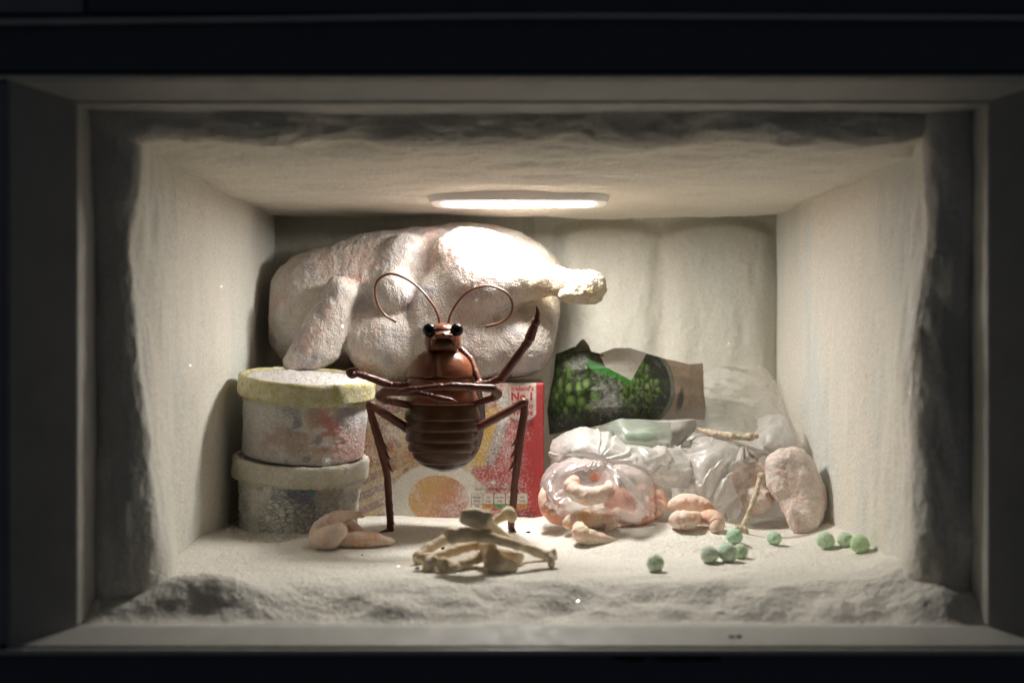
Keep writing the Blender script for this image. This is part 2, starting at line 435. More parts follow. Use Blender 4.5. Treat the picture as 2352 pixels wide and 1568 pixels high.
jamb_steps = [(O['l'] - 8, O['r'] + 8, O['b'] - 8, O['t'] + 8, tf - 3), (O['l'], O['r'], O['b'], O['t'], tf)]
for k in range(1, 6):
    q = k / 5; jamb_steps.append((O['l'] + (I['l'] - O['l']) * q, O['r'] + (I['r'] - O['r']) * q, O['b'] + (I['b'] - O['b']) * q, O['t'] + (I['t'] - O['t']) * q, tf + (tl - 6 - tf) * q))
for side, nm, mt in (('left', 'side_jamb', M_jamb), ('right', 'side_jamb', M_jamb), ('top', 'head_lining', M_liner), ('bottom', 'front_shelf', M_liner)):
    V, Fc = side_panel_mesh(side, jamb_steps + ([(I['l'], I['r'], I['b'] - 3, I['t'], 70)] if side == 'bottom' else [])); obj(nm, V, Fc, mt, fz, smooth=False)
lip_steps = []
for k in range(7):
    a = k / 6 * math.pi / 2; q = 7 * math.sin(a); y = tl - 6 + 12 * (1 - math.cos(a)); lip_steps.append((I['l'] + q - 1, I['r'] - q + 1, I['b'] + .6 * q, I['t'] - q, y))
lip_steps.append((I['l'] + 6, I['r'] - 6, I['b'] + 4, I['t'] - 7, 40))
for side in ('left', 'right', 'top'):
    V, Fc = side_panel_mesh(side, lip_steps); obj('liner_lip', V, Fc, M_liner, fz, smooth=True)
BIG = 1900
obj('top_panel', *bev_box(((0), tf + 22, 541 + 14 + 66), (BIG, 26, 60), 5), M_panel, fz, smooth=False)
obj('bottom_panel', *bev_box((0, tf + 28, -664 - 20 - 300), (BIG, 26, 300), 6), M_panel, fz, smooth=False)
obj('side_panel', *bev_box((O['l'] - 8 - 300, tf + 25, -61), (300, 24, 602), 4), M_jamb, fz, smooth=False)
obj('side_panel', *bev_box((O['r'] + 8 + 300, tf + 25, -61), (300, 24, 602), 4), M_jamb, fz, smooth=False)
obj('edge_trim', *sweep([(-BIG, tf - 5, 549), (BIG, tf - 5, 549)], [5.5, 5.5], 4, 10, False), M_trim, fz)
obj('edge_trim', *sweep([(-BIG, tf - 4, -676), (BIG, tf - 4, -676)], [7, 7], 4, 10, False), M_trim, fz)
obj('upper_trim', *sweep([(-BIG, tf - 12, 652), (-600, tf - 14, 668), (0, tf - 15, 675), (700, tf - 15, 673), (BIG, tf - 12, 668)], [7] * 5, 30, 10), M_trim, fz)
obj('upper_door', *bev_box((250, tf + 20, 676 + 250), (1165, 22, 240), 4), M_panel, fz, smooth=False)
obj('upper_door_edge', *bev_box((-1420, tf + 20, 676 + 250), (496, 22, 240), 4), M_jamb, fz, smooth=False)
for x_, w_ in ((1445, 34), (1545, 40), (1615, 22), (1640, 14)):
    st_ = ball_(((x_ - VX) * .93, tf - 1.5, -(1511 - VY) * .93), w_)
    obj('stain', *st_, m_plain('dark_stain', (.004, .004, .004), .8), fz)
# outer shell behind the frost so no outside light leaks in
sh = []
for c, hf in (((35, 800, 640), (1400, 870, 30)), ((35, 800, -800), (1400, 870, 60)), ((-1110, 800, -60), (40, 860, 690)), ((1190, 800, -60), (40, 860, 690)), ((35, 1720, -60), (1300, 30, 690))):
    sh.append(polybox(c, hf))
obj('insulated_shell', *join(sh), M_panel, fz, smooth=False)

# ------------------------------------------------------------------ CEILING LAMP
def stadium(hw, hd, n=8):
    r_ = .66 * hd; pts = []
    for cx, cy, a0 in ((hw - r_, -hd + r_, -90), (hw - r_, hd - r_, 0), (-hw + r_, hd - r_, 90), (-hw + r_, -hd + r_, 180)):
        for k in range(n + 1): a = R(a0 + 90 * k / n); pts.append((cx + r_ * math.cos(a), cy + r_ * math.sin(a)))
    return np.array(pts)
lc = np.array([(1192 - VX) * 1.38, .378 * F, 411.]); HW, HD = 279, 110
def stad_loft(rows):
    V = []; n = None
    for (hw, hd, z) in rows:
        s = stadium(hw, hd); n = len(s); V.append(np.column_stack([s + lc[:2], np.full(n, lc[2] + z)]))
    return np.concatenate(V), grid_faces(len(rows), n, True), n
lamp = thing('ceiling_lamp', 'lit oval white lamp fixed under the frosted ceiling', 'lamp', lc + [0, 0, 40])
V, Fc, n = stad_loft([(HW + 8, HD + 8, 70), (HW + 8, HD + 8, 30), (HW, HD, 5), (HW - 1.5, HD - 1.5, 1.5), (HW - 5, HD - 5, 0), (HW - 34, HD - 30, 0), (HW - 36, HD - 32, 1), (HW - 36, HD - 32, 8)])
obj('housing', V, Fc[:, ::-1], m_plain('lamp_plastic', (.90, .88, .88), .4), lamp)
q = NT('lamp_glow'); q.set(Base_Color=(.8, .8, .8)); q.b.inputs['Emission Color'].default_value = (1, .962, .893, 1); sx = q.add('ShaderNodeSeparateXYZ'); q.l.new(q.coords(), sx.inputs[0])     # the diode cluster sits behind the middle of the diffuser
xx = q.math('DIVIDE', sx.outputs[0], 70 * K); g_ = q.math('EXPONENT', q.math('MULTIPLY', q.math('MULTIPLY', xx, xx), -1.0))
q.l.new(q.math('MULTIPLY_ADD', g_, LAMP_STRENGTH * 9.3, LAMP_STRENGTH * .75), q.b.inputs['Emission Strength'])
V, Fc, n = stad_loft([(HW - 36.5, HD - 32.5, 5), (HW - 44, HD - 40, 3.2), (HW - 58, HD - 54, 2.6)])
obj('diffuser', V, [list(map(int, f[::-1])) for f in Fc] + [list(range(2 * n, 3 * n))[::-1]], q.m, lamp)

# ------------------------------------------------------------------ FROZEN WHOLE CHICKEN
q = NT('frozen_chicken_skin'); a = q.attr(); q.set(Roughness=.62, Specular_IOR_Level=.35, Subsurface_Weight=.12, Subsurface_Scale=.004)
q.b.inputs['Subsurface Radius'].default_value = (1, .5, .3)
n1 = q.noise(60, 6, .65); m = q.rng(n1, .45, .70); m = q.math('MULTIPLY', m, q.math('MULTIPLY', a.outputs['Alpha'], .8))
c = q.mix(m, a.outputs['Color'], (.65, .63, .60)); q.color(c, .26)
b = q.bump(q.noise(75, 5, .6, vec=q.mapped((1.0, 1, .5)), dist=1.3), .0028, .7); b = q.bump(q.math('SUBTRACT', 1, q.vor(600)), .0011, .6, b); b = q.bump(q.noise(1000, 3), .0006, .6, b)
q.normal(b); q.sparkle(480, .05); M_chick = q.m
def B(px, py, t, rx, rz, ry=None, tilt=0):     # ellipsoid given in picture size
    ry = ry if ry is not None else min(rx, rz)
    return U(px, py, t), (rx * t, ry * t, rz * t), (roty(tilt) if tilt else None)
# skin outlines traced as overlapping volumes
def chick(P):
    d = ell(P, *B(960, 690, 1.545, 235, 168, 140, -4))
    d = su(d, ell(P, *B(742, 703, 1.53, 130, 128, 112, -14)), 60)
    d = su(d, ell(P, *B(770, 740, 1.525, 150, 100, 115, -20)), 60)
    d = su(d, ell(P, *B(838, 668, 1.54, 140, 122, 112, -10)), 50)
    d = su(d, ell(P, *B(1125, 705, 1.53, 160, 166, 130)), 60)
    d = su(d, ell(P, *B(1085, 640, 1.58, 215, 128, 92, 5)), 14)              # far side of the back
    d = su(d, ell(P, *B(900, 790, 1.465, 108, 86, 62, 6)), 34)               # lower front lobe
    d = su(d, ell(P, *B(915, 640, 1.485, 66, 108, 56, 16)), 22)               # side fold
    d = su(d, ell(P, *B(905, 668, 1.445, 46, 48, 34, 10)), 24)               # knee bump
    d = su(d, ell(P, *B(1046, 735, 1.452, 108, 138, 64, 8)), 11)             # skin over the near leg
    d = su(d, ell(P, *B(1106, 602, 1.46, 120, 77, 82, 12)), 34)             # thigh
    d = su(d, cone(P, U(1100, 646, 1.44), U(1235, 640, 1.43), 84 * 1.44, 41 * 1.43), 30)
    d = su(d, cone(P, U(1232, 637, 1.43), U(1290, 650, 1.425), 36 * 1.45, 33 * 1.45), 14)
    d = su(d, ell(P, *B(1060, 790, 1.45, 120, 84, 60, 8)), 30)
    d = su(d, ell(P, *B(1190, 790, 1.46, 86, 76, 66, -12)), 30)
    d = su(d, cone(P, U(1150, 700, 1.44), U(1185, 770, 1.44), 24, 40), 34)    # skin ridge under the drumstick
    d = su(d, ell(P, *B(1252, 742, 1.49, 30, 66, 30, 0)), 12)
    d = ss(d, ell(P, *B(1222, 706, 1.405, 56, 20, 36, 14)), 22)              # dark hollow under the drumstick
    d = ss(d, ell(P, *B(1115, 688, 1.382, 30, 26, 12, 20)), 36)              # dent in the skin
    d = ss(d, cone(P, U(952, 590, 1.40), U(968, 660, 1.392), 5, 9), 16)        # crease right of the knee bump
    d = ss(d, cone(P, U(966, 665, 1.388), U(920, 705, 1.392), 8, 6), 14)
    d = ss(d, cone(P, U(950, 720, 1.395), U(928, 840, 1.40), 5, 8), 18)
    wg = cone(P, U(778, 662, 1.435), U(676, 832, 1.435), 38, 34)               # wing: a broad flap with a ridge
    wg = su(wg, cone(P, U(790, 670, 1.45), U(746, 798, 1.45), 46, 58), 34)
    wg = su(wg, cone(P, U(735, 760, 1.44), U(715, 818, 1.44), 50, 44), 24)
    d = ss(d, cone(P, U(806, 655, 1.415), U(800, 700, 1.42), 10, 14), 22)
    d = ss(d, cone(P, U(745, 640, 1.42), U(650, 800, 1.43), 6, 10), 24)
    d = su(d, wg, 13)
    return d
V, Fc = sdf(chick, U(600, 880, 1.36) - [40, 0, 0], U(1330, 500, 1.67) + [60, 0, 20], 5)
N = vnormals(V, Fc)
V = V + N * (4 * fbm(V, 70, 3, 201) + 2.2 * np.abs(fbm(V, 34, 3, 207, .5, (1.3, 1, .5))) + 1.0 * np.abs(fbm(V, 15, 2, 209, .5, (1.6, 1, .6))) + .6 * fbm(V, 9, 2, 211))[:, None]
px, py = proj(V)
pink = sstep(-.1, .7, fbm(V, 130, 3, 221)); colr = np.array([.53, .475, .435]) * (1 - pink[:, None]) + np.array([.53, .37, .315]) * pink[:, None]
g = sstep(.1, .8, fbm(V, 70, 3, 223)) * .6; colr = colr * (1 - g[:, None]) + np.array([.31, .285, .32]) * g[:, None]
yl = (sstep(1120, 1290, px) * sstep(560, 640, py) * sstep(740, 690, py))[:, None] * .8; colr = colr * (1 - yl) + np.array([.56, .45, .29]) * yl
al = np.clip(1.0 - .5 * sstep(1000, 1090, px) * sstep(570, 640, py), 0, 1)
chk = thing('frozen_chicken', 'whole raw frozen chicken with one drumstick pointing right, behind the cockroach', 'chicken', U(1000, 880, 1.52))
obj('body', V, Fc, M_chick, chk, col=np.column_stack([colr, al]))
def shank(P):
    d = cone(P, U(1258, 642, 1.43), U(1350, 660, 1.42), 40, 54)
    d = su(d, ell(P, *B(1362, 660, 1.42, 30, 37, 34, 12)), 12); d = su(d, ell(P, *B(1318, 672, 1.42, 44, 28, 34, 8)), 12)
    return -su(-d, -rbox(P, U(1290, 660, 1.42), (146, 200, 120), 8, roty(-8)), 8)
V, Fc = sdf(shank, U(1225, 730, 1.36), U(1420, 585, 1.50), 3.2); N = vnormals(V, Fc)
V = V + N * (3 * fbm(V, 30, 3, 231) + 2.4 * crumple(V, 22, 4, 3) * sstep(1250, 1330, proj(V)[0]))[:, None]
ff = sstep(-.3, .6, fbm(V, 34, 3, 233))[:, None]
obj('drumstick_end', V, Fc, M_chick, chk, col=np.column_stack([np.array([.52, .41, .25]) * ff + np.array([.60, .53, .42]) * (1 - ff), np.full(len(V), .35)]))

# ------------------------------------------------------------------ COCKROACH FIGURE
def m_roach(name, c1, c2, rough=.28, spec=.5, coat=.4):
    q = NT(name); q.set(Specular_IOR_Level=spec, Coat_Weight=coat, Coat_Roughness=.18)
    n = q.noise(55, 4); q.color(q.mix(q.rng(n, .35, .68), c1, c2))
    q.l.new(q.rng(q.noise(140, 3), .3, .7, rough - .06, rough + .14), q.b.inputs['Roughness'])
    q.normal(q.bump(q.noise(110, 3), .0012, .35)); return q.m
M_brown = m_roach('reddish_brown_resin', (.18, .056, .022), (.115, .035, .015), .30, .45, .2)
M_belly = m_roach('olive_brown_belly', (.085, .038, .014), (.048, .019, .008), .34, .4, .15)
M_limb = m_roach('brown_limb', (.125, .033, .016), (.075, .019, .011), .42, .4, .08)
M_dark = m_roach('dark_wing_case', (.030, .012, .010), (.016, .008, .008), .22)
M_ant = m_roach('copper_antenna', (.23, .085, .035), (.17, .055, .022), .35)
M_eye = m_plain('black_bead', (.003, .003, .003), .07, .2)
TB = 1.322
ck = thing('cockroach_figure', 'brown cockroach figure standing upright with crossed arms and one arm raised', 'cockroach', U(1030, 1222, TB))
outl = [(800, 1010, 40), (812, 1011, 58), (826, 1012, 66), (845, 1013, 72), (866, 1013, 75), (886, 1014, 78), (905, 1015, 81), (930, 1017, 85), (964, 1016, 88), (990, 1015, 86), (1013, 1015, 82), (1035, 1015, 76), (1050, 1016, 67), (1061, 1018, 57), (1072, 1020, 42), (1081, 1022, 16)]
oy, ox, ow = map(np.array, zip(*outl))
def body_sec(py, k=1.0, seg=56, front=.66, back=.5, dx=0, dt=0, tbase=TB):
    xc, hw = np.interp(py, oy, ox) + dx, np.interp(py, oy, ow) * k
    a = np.arange(seg) * 2 * math.pi / seg; c, s_ = np.cos(a), np.sin(a)
    X = (xc + hw * np.sign(c) * np.abs(c) ** .88 - VX) * tbase; dep = np.where(s_ < 0, front, back) * hw * np.sign(s_) * np.abs(s_) ** .9
    Yv = (tbase + dt - 1) * F + dep * tbase
    return np.stack([X, Yv, np.full(seg, -(py - VY) * tbase)], 1)
def segment(y0, y1, k0=.95, lipk=1.0, n=12, **kw):
    V = []
    for i in range(n + 1):
        q_ = i / n; kk = k0 + (lipk - k0) * sstep(0, .75, q_)
        if i == 0: kk = k0 - .10
        if q_ > .86: kk -= .035 * ((q_ - .86) / .14) ** 2
        V.append(body_sec(y0 + (y1 - y0) * q_, kk, **kw))
    V.append(body_sec(y1 - 1.5, k0 - .10, **kw))
    seg = V[0].shape[0]; Vv = np.concatenate(V); Fc = grid_faces(len(V), seg, True).tolist()
    Fc = [f[::-1] for f in Fc] + [list(range(seg)), [len(Vv) - 1 - i for i in range(seg)]]
    return Vv, Fc
ys = [890, 928, 964, 988.5, 1013, 1036, 1063]
for i in range(6):
    obj('abdomen_plate', *segment(ys[i] - 4, ys[i + 1], .915 if i else .95), M_belly if i else M_brown, ck)
# tail tip and wing cases behind
V = [body_sec(y, 1.02 + .02 * math.sin((y - 800) / 80), dx=7, dt=.026, front=.42, back=.5) for y in np.linspace(815, 1072, 40)] + [body_sec(1077, .9, dx=7, dt=.022, front=.42), body_sec(1082, .45, dx=6, dt=.02)]
sg = V[0].shape[0]; Vv = np.concatenate(V); Fc = [f[::-1] for f in grid_faces(len(V), sg, True).tolist()] + [list(range(sg)), [len(Vv) - 1 - i for i in range(sg)]]
obj('wing_case', Vv, Fc, M_dark, ck)
V = [body_sec(y, k, front=.6) for y, k in ((1056, .9), (1062, 1.02), (1070, 1.05), (1076, 1.05), (1080, 1.2), (1083, .6))]
Vv = np.concatenate(V); Fc = [f[::-1] for f in grid_faces(len(V), sg, True).tolist()] + [list(range(sg)), [len(Vv) - 1 - i for i in range(sg)]]
obj('tail_plate', Vv, Fc, M_dark, ck)
def thorax(P):
    t = TB
    l = rbox(P, U(968, 846, t - .010), (37 * t, 42 * t, 46 * t), 44); r = rbox(P, U(1046, 845, t - .010), (44 * t, 44 * t, 46 * t), 46)
    dome = ell(P, U(1012, 872, t), (81 * t, 58 * t, 76 * t))
    l = -su(-l, -dome, 10); r = -su(-r, -dome, 10)
    d = su(l, r, 9)
    d = su(d, ell(P, U(1012, 862, t - .002), (74 * t, 44 * t, 60 * t)), 6)
    d = su(d, ell(P, U(1012, 856, t + .014), (73 * t, 40 * t, 55 * t)), 8)
    return ss(d, rbox(P, U(1012, 896, t), (150, 150, 30 * t), 3), 6)
V, Fc = sdf(thorax, U(920, 885, TB - .06), U(1105, 790, TB + .06), 2.2); obj('thorax', V, Fc, M_brown, ck)
def chest2(P):
    t = TB
    l = rbox(P, U(970, 882, t - .018), (40 * t, 22 * t, 13 * t), 15); r = rbox(P, U(1043, 882, t - .02), (47 * t, 25 * t, 14 * t), 16)
    l = np.maximum(l, ell(P, U(1013, 880, t), (80 * t, 56 * t, 60 * t))); r = np.maximum(r, ell(P, U(1013, 880, t), (79 * t, 58 * t, 60 * t)))
    return su(su(l, r, 4), ell(P, U(1013, 885, t + .01), (76 * t, 36 * t, 24 * t)), 6)
V, Fc = sdf(chest2, U(920, 915, TB - .07), U(1105, 855, TB + .06), 2.2); obj('chest_plate', V, Fc, M_brown, ck)
def head(P):
    t = TB - .004
    d = rbox(P, U(1017, 783, t), (41 * t, 34 * t, 24 * t), 26)
    d = su(d, ell(P, U(1018, 765, t), (36 * t, 32 * t, 24 * t)), 10)
    d = su(d, ell(P, U(1018, 760, t - .010), (24 * t, 26 * t, 16 * t)), 12)
    return d
V, Fc = sdf(head, U(965, 815, TB - .05), U(1070, 735, TB + .04), 2.0)
hd = obj('head', V, Fc, M_brown, ck)
def snout(P):
    t = TB - .030; d = 1e3
    pts = [(995, 789, .004), (996, 779, -.002), (1004, 772, -.010), (1019, 770, -.014), (1035, 772, -.010), (1043, 779, -.002), (1044, 789, .004)]
    for a_, b_ in zip(pts[:-1], pts[1:]): d = su(d, cone(P, U(a_[0], a_[1], t + a_[2]), U(b_[0], b_[1], t + b_[2]), 7, 7), 5)
    d = su(d, ell(P, U(1019, 766, t + .006), (23 * t, 27 * t, 9 * t), rotx(18)), 9)
    return d
V, Fc = sdf(snout, U(985, 800, TB - .07), U(1056, 748, TB), 1.6); obj('snout', V, Fc, M_brown, hd)
V, Fc = sdf(lambda P: ell(P, U(1019, 787, TB - .026), (21 * TB, 9 * TB, 15 * TB)), U(990, 808, TB - .04), U(1050, 765, TB), 1.8); obj('mouth', V, Fc, M_belly, hd)
def ball(c, r, n=20):
    a = np.linspace(0, math.pi, n); return lathe_at([(max(r * math.sin(x), 1e-3), -r * math.cos(x)) for x in a], c, 2 * n)
def lathe_at(prof, c, n): V, Fc = lathe(prof, n); return V + np.asarray(c), Fc
obj('eye', *ball(U(986, 758, TB - .030), 15.5 * TB), M_eye, hd); obj('eye', *ball(U(1049, 757.5, TB - .030), 14.8 * TB), M_eye, hd)
def ant(pts, ts):
    P = [U(x, y, t) for (x, y), t in zip(pts, ts)]; n = len(P)
    return sweep(P, [4.2] + [3.6] * (n - 3) + [3.6, 4.4], 70, 10)
obj('antenna', *ant([(1010, 746), (1005, 722), (990, 694), (962, 661), (928, 638), (895, 629), (868, 643), (861, 670), (868, 700), (885, 724), (908, 738)], [1.315, 1.312, 1.308, 1.304, 1.30, 1.298, 1.296, 1.296, 1.298, 1.302, 1.306]), M_ant, ck)
obj('antenna', *ant([(1029, 746), (1035, 722), (1052, 693), (1078, 668), (1110, 657), (1140, 660), (1165, 674), (1177, 697), (1172, 722), (1152, 740), (1118, 750)], [1.315, 1.312, 1.308, 1.304, 1.30, 1.298, 1.296, 1.296, 1.298, 1.302, 1.306]), M_ant, ck)
def limb(pts, name='leg', extra=(), mat=None):
    """pts: (px,py,t,r) hard joints with swollen knuckles"""
    parts = []
    for a_, b_ in zip(pts[:-1], pts[1:]):
        p0, p1 = U(*a_[:3]), U(*b_[:3]); r0, r1 = a_[3] * a_[2] * 1.24, b_[3] * b_[2] * 1.24
        x = np.linspace(0, 1, 12); rr = (r0 + (r1 - r0) * x) * (1 + .14 * np.exp(-((x - .94) / .05) ** 2) - .10 * np.exp(-((x - .80) / .08) ** 2) + .08 * np.exp(-((x - .05) / .05) ** 2))
        parts.append(sweep([p0 + (p1 - p0) * k for k in x], rr, 30, 14, noise=.7, ns=14, seed=len(parts)))
    return obj(name, *join(parts), mat or M_limb, ck)
def spine(p0, p1, r, parent):
    V, Fc = sweep([p0, p0 + (p1 - p0) * .4, p1], [r, r * .7, r * .08], 8, 8); obj('spine', V, Fc, M_limb, parent)
def claw(pts, parent, name='claw'):
    P = [U(*p[:3]) for p in pts]; obj(name, *sweep(P, [p[3] * p[2] for p in pts], 18, 12), M_limb, parent)
# raised arm on the right of the picture
L = limb([(1060, 803, 1.335, 6), (1081, 824, 1.325, 6.5), (1104, 884, 1.305, 6.5), (1097, 882, 1.30, 5.5)], 'upper_arm')
L = limb([(1092, 884, 1.30, 5), (1128, 878, 1.295, 6.2), (1152, 868, 1.29, 8.5), (1213, 784, 1.275, 8), (1217, 775, 1.272, 9.2), (1231, 738, 1.265, 8)], 'raised_arm')
claw([(1231, 738, 1.265, 7.5), (1234, 722, 1.263, 6.5), (1234, 712, 1.262, 4), (1232, 702, 1.26, .6)], L)
# arm stretched to the left of the picture
L = limb([(940, 884, 1.315, 6), (893, 884, 1.31, 7), (885, 880, 1.31, 7.6), (832, 861, 1.29, 6.5), (818, 858, 1.287, 5.8)], 'outstretched_arm')
claw([(822, 860, 1.287, 6), (808, 860, 1.285, 9.5), (801, 853, 1.284, 7), (812, 848, 1.282, 4), (824, 846, 1.28, .8)], L)
# folded arms
L = limb([(1092, 926, 1.31, 6), (1136, 912, 1.285, 7.2), (1143, 904, 1.27, 9), (1132, 892, 1.255, 7.4), (1042, 886, 1.245, 6.6), (1038, 886, 1.245, 7), (1014, 888, 1.244, 6), (1010, 888, 1.244, 6.6), (959, 893, 1.243, 5.4)], 'folded_arm')
claw([(960, 893, 1.243, 5.6), (947, 894, 1.242, 7.4), (935, 896, 1.242, 7), (918, 899, 1.243, 4.5), (905, 902, 1.244, 1)], L)
obj('claw_ring', *sweep([U(950 + 6 * math.cos(x), 893 + 4 * math.sin(x), 1.2355) for x in np.linspace(0, 6.28, 12)], [2.2] * 12, 24, 8), M_limb, L)
L = limb([(938, 930, 1.31, 6.2), (884, 918, 1.285, 7.6), (874, 908, 1.275, 9.4), (886, 899, 1.265, 8.4), (932, 900, 1.252, 7.6), (966, 905, 1.250, 6), (990, 909, 1.25, 5.4)], 'folded_arm')
claw([(990, 910, 1.25, 6), (1003, 914, 1.249, 8.6), (1018, 917, 1.248, 8.2), (1036, 919, 1.247, 5.6), (1050, 923, 1.246, .8)], L)
# standing legs
def leg(hip, knee, shin, spines, toe, side):
    L = limb([hip, knee], 'leg')
    P = [U(x0 + (x1 - x0) / 2, y, t) for (x0, x1, y, t) in shin]; rr = [(x1 - x0) / 2 * t for (x0, x1, y, t) in shin]
    V, Fc = sweep(P, rr, 60, 16, flat=.85, noise=.8, ns=16); obj('shin', V, Fc, M_limb, L)
    for (bx, by, ex, ey, t, r) in spines: spine(U(bx, by, t), U(ex, ey, t - .004), r, L)
    claw(toe, L, 'foot')
leg((936, 984, 1.318, 8), (851, 929, 1.292, 8.2),
    [(840, 858, 929, 1.292), (846, 864, 960, 1.294), (859, 880, 1008, 1.298), (871, 893, 1050, 1.303), (879, 896, 1080, 1.308), (882, 899, 1105, 1.312), (884, 901, 1140, 1.317), (888, 904, 1190, 1.324), (888, 904, 1214, 1.327)],
    [(873, 1012, 893, 1032, 1.297, 7), (884, 1040, 898, 1056, 1.301, 7), (888, 1062, 903, 1085, 1.304, 7), (897, 1148, 903, 1162, 1.318, 4), (899, 1170, 905, 1182, 1.32, 4), (900, 1192, 907, 1205, 1.324, 4)],
    [(897, 1216, 1.327, 8), (890, 1219, 1.325, 6.5), (880, 1221, 1.32, 4), (872, 1222, 1.317, 1.5)], 1)
leg((1094, 984, 1.318, 8), (1204, 924, 1.292, 8.4),
    [(1194, 1214, 926, 1.292), (1194, 1212, 955, 1.294), (1184, 1205, 1008, 1.298), (1180, 1200, 1050, 1.303), (1177, 1196, 1080, 1.308), (1173, 1190, 1115, 1.312), (1171, 1188, 1150, 1.317), (1167, 1183, 1190, 1.323), (1166, 1182, 1212, 1.326)],
    [(1189, 1008, 1174, 1027, 1.297, 7), (1184, 1035, 1171, 1054, 1.301, 7), (1182, 1060, 1168, 1083, 1.304, 7), (1187, 1122, 1193, 1135, 1.312, 3.4)],
    [(1174, 1212, 1.326, 8), (1178, 1218, 1.324, 6.5), (1184, 1224, 1.32, 4), (1190, 1228, 1.316, 1.5)], -1)

# ------------------------------------------------------------------ WAFFLE CARTON
TC = 1.432
def em(px, py, cx, cy, rx, ry, soft=.12, rot=0):
    x, y = px - cx, py - cy; c, s_ = math.cos(R(rot)), math.sin(R(rot)); x, y = x * c + y * s_, -x * s_ + y * c
    return sstep(1 + soft, 1 - soft, np.sqrt((x / rx) ** 2 + (y / ry) ** 2))
def over(col, m, c): return col * (1 - m[:, None]) + np.asarray(c) * m[:, None]
def lineside(px, py, x0, y0, x1, y1): return ((px - x0) * (y1 - y0) - (py - y0) * (x1 - x0)) / math.hypot(x1 - x0, y1 - y0)
def carton_print(px, py):
    P = np.stack([px, py, 0 * px], 1); col = np.tile([.50, .27, .085], (len(px), 1)); fr = np.full(len(px), .50)
    col = over(col, sstep(-.2, .6, fbm(P, 42, 3, 301)), (.62, .42, .14)); col = over(col, sstep(.15, .6, fbm(P, 26, 3, 305)) * .8, (.20, .09, .10)); col = over(col, sstep(.35, .7, fbm(P, 18, 2, 309)) * .8, (.45, .07, .03))
    col = over(col, sstep(1060, 1090, py - .25 * (px - 815)), (.42, .22, .20)); st = np.abs(((py + .45 * px) / 34) % 1 - .5) * 2
    col = over(col, sstep(.4, .7, st) * sstep(1060, 1080, py) * sstep(930, 910, px), (.62, .50, .24))
    w_ = em(px, py, 1006, 1176, 122, 114, .03); col = over(col, w_, (.74, .70, .60)); fr = np.where(w_ > .5, .35, fr)
    yk = em(px, py, 1007, 1146, 69, 56, .03); rr = sstep(960, 1085, px + .6 * (py - 1146)); yc = np.array([.72, .38, .08]) * (1 - rr[:, None]) + np.array([.55, .09, .05]) * rr[:, None]
    col = col * (1 - yk[:, None]) + yc * yk[:, None]; fr = np.where(yk > .5, .42, fr)
    # red field right of a slanting edge
    s1 = lineside(px, py, 1150, 880, 1082, 1085); red = sstep(-3, 3, -s1 * -1) if False else sstep(-3, 3, px - (1150 - (py - 880) * .335))
    inw = em(px, py, 1006, 1176, 122, 114, .03)
    red = red * (1 - inw * sstep(1100, 1060, px) ) * np.where(py > 880, 1, 1)
    red = np.maximum(red, sstep(1118, 1126, px) * sstep(1040, 1060, py)) * (1 - inw * .97)
    red = np.maximum(red, sstep(1080, 1160, px) * sstep(1120, 1170, py) * .5 * inw)
    col = over(col, red, (.48, .028, .035)); fr = np.where(red > .5, .44 - .16 * sstep(1205, 1240, px), fr)
    dk = sstep(-6, 6, px - (1150 - (py - 900) * .30)) * sstep(44, 28, px - (1150 - (py - 900) * .30)) * sstep(1085, 1050, py); col = over(col, dk * (1 - inw), (.16, .09, .12)); fr = fr + .16 * dk
    yl = sstep(2, 6, px - (1110 - (py - 960) * .30)) * sstep(38, 33, px - (1110 - (py - 960) * .30)) * sstep(1078, 1064, py) * sstep(925, 945, py); col = over(col, yl, (.66, .44, .07)); fr = np.where(yl > .5, .45, fr)
    top = sstep(1090, 1100, px) * sstep(912, 900, py); col = over(col, top, (.50, .03, .03))
    rx = np.abs(px - 1199.5); shd = sstep(32.5, 31, rx) * sstep(0, 2, 967 - 20 * (1 - np.sqrt(np.clip(1 - (rx / 32) ** 2, 0, 1))) - py); col = over(col, shd, (.76, .73, .68)); fr = np.where(shd > .5, .12, fr)
    bl = em(px, py, 1133, 1107, 6, 5, .2); col = over(col, bl, (.8, .78, .74))
    # nutrition panel: five rounded cells
    for i in range(5):
        x0 = 1083 + i * 26; cx = x0 + 12.5; q_ = np.maximum(np.abs(px - cx) - 8.0, 0) ** 2 + np.maximum(np.abs(py - 1149.5) - 13.5, 0) ** 2
        o_ = sstep(26, 20, q_); n_ = sstep(17, 13, q_)
        col = over(col, o_, (.16, .13, .11)); col = over(col, n_, (.74, .71, .65)); fr = np.where(o_ > .3, .1, fr)
        bot = n_ * sstep(1156.4, 1157.6, py); col = over(col, bot, [(.74, .71, .65), (.62, .30, .05), (.13, .36, .08), (.13, .36, .08), (.62, .30, .05)][i])
        col = over(col, n_ * (np.abs(py - 1156.5) < .6), (.2, .17, .15))
    fr = fr + .12 * fbm(P, 45, 3, 330) + .10 * sstep(1090, 1040, np.abs(px - 1120) + 980)
    return np.column_stack([np.where((px < 1090)[:, None], (col * .72 + col.mean(1, keepdims=True) * .20), col * np.array([.80, .74, .72])), np.clip(fr + np.where(px < 1090, -.02, -.06), 0, 1)])
M_cart = m_print('frosted_carton_print', s1=480, s2=1300, soft=.11, haze=.04)
cb = U(1020, 1195, TC)
carton = thing('frozen_food_carton', 'red printed waffle carton with fried egg picture, standing behind the cockroach', 'carton', cb)
cx0, cx1, cy0, cy1 = 796, 1250, 879, 1196
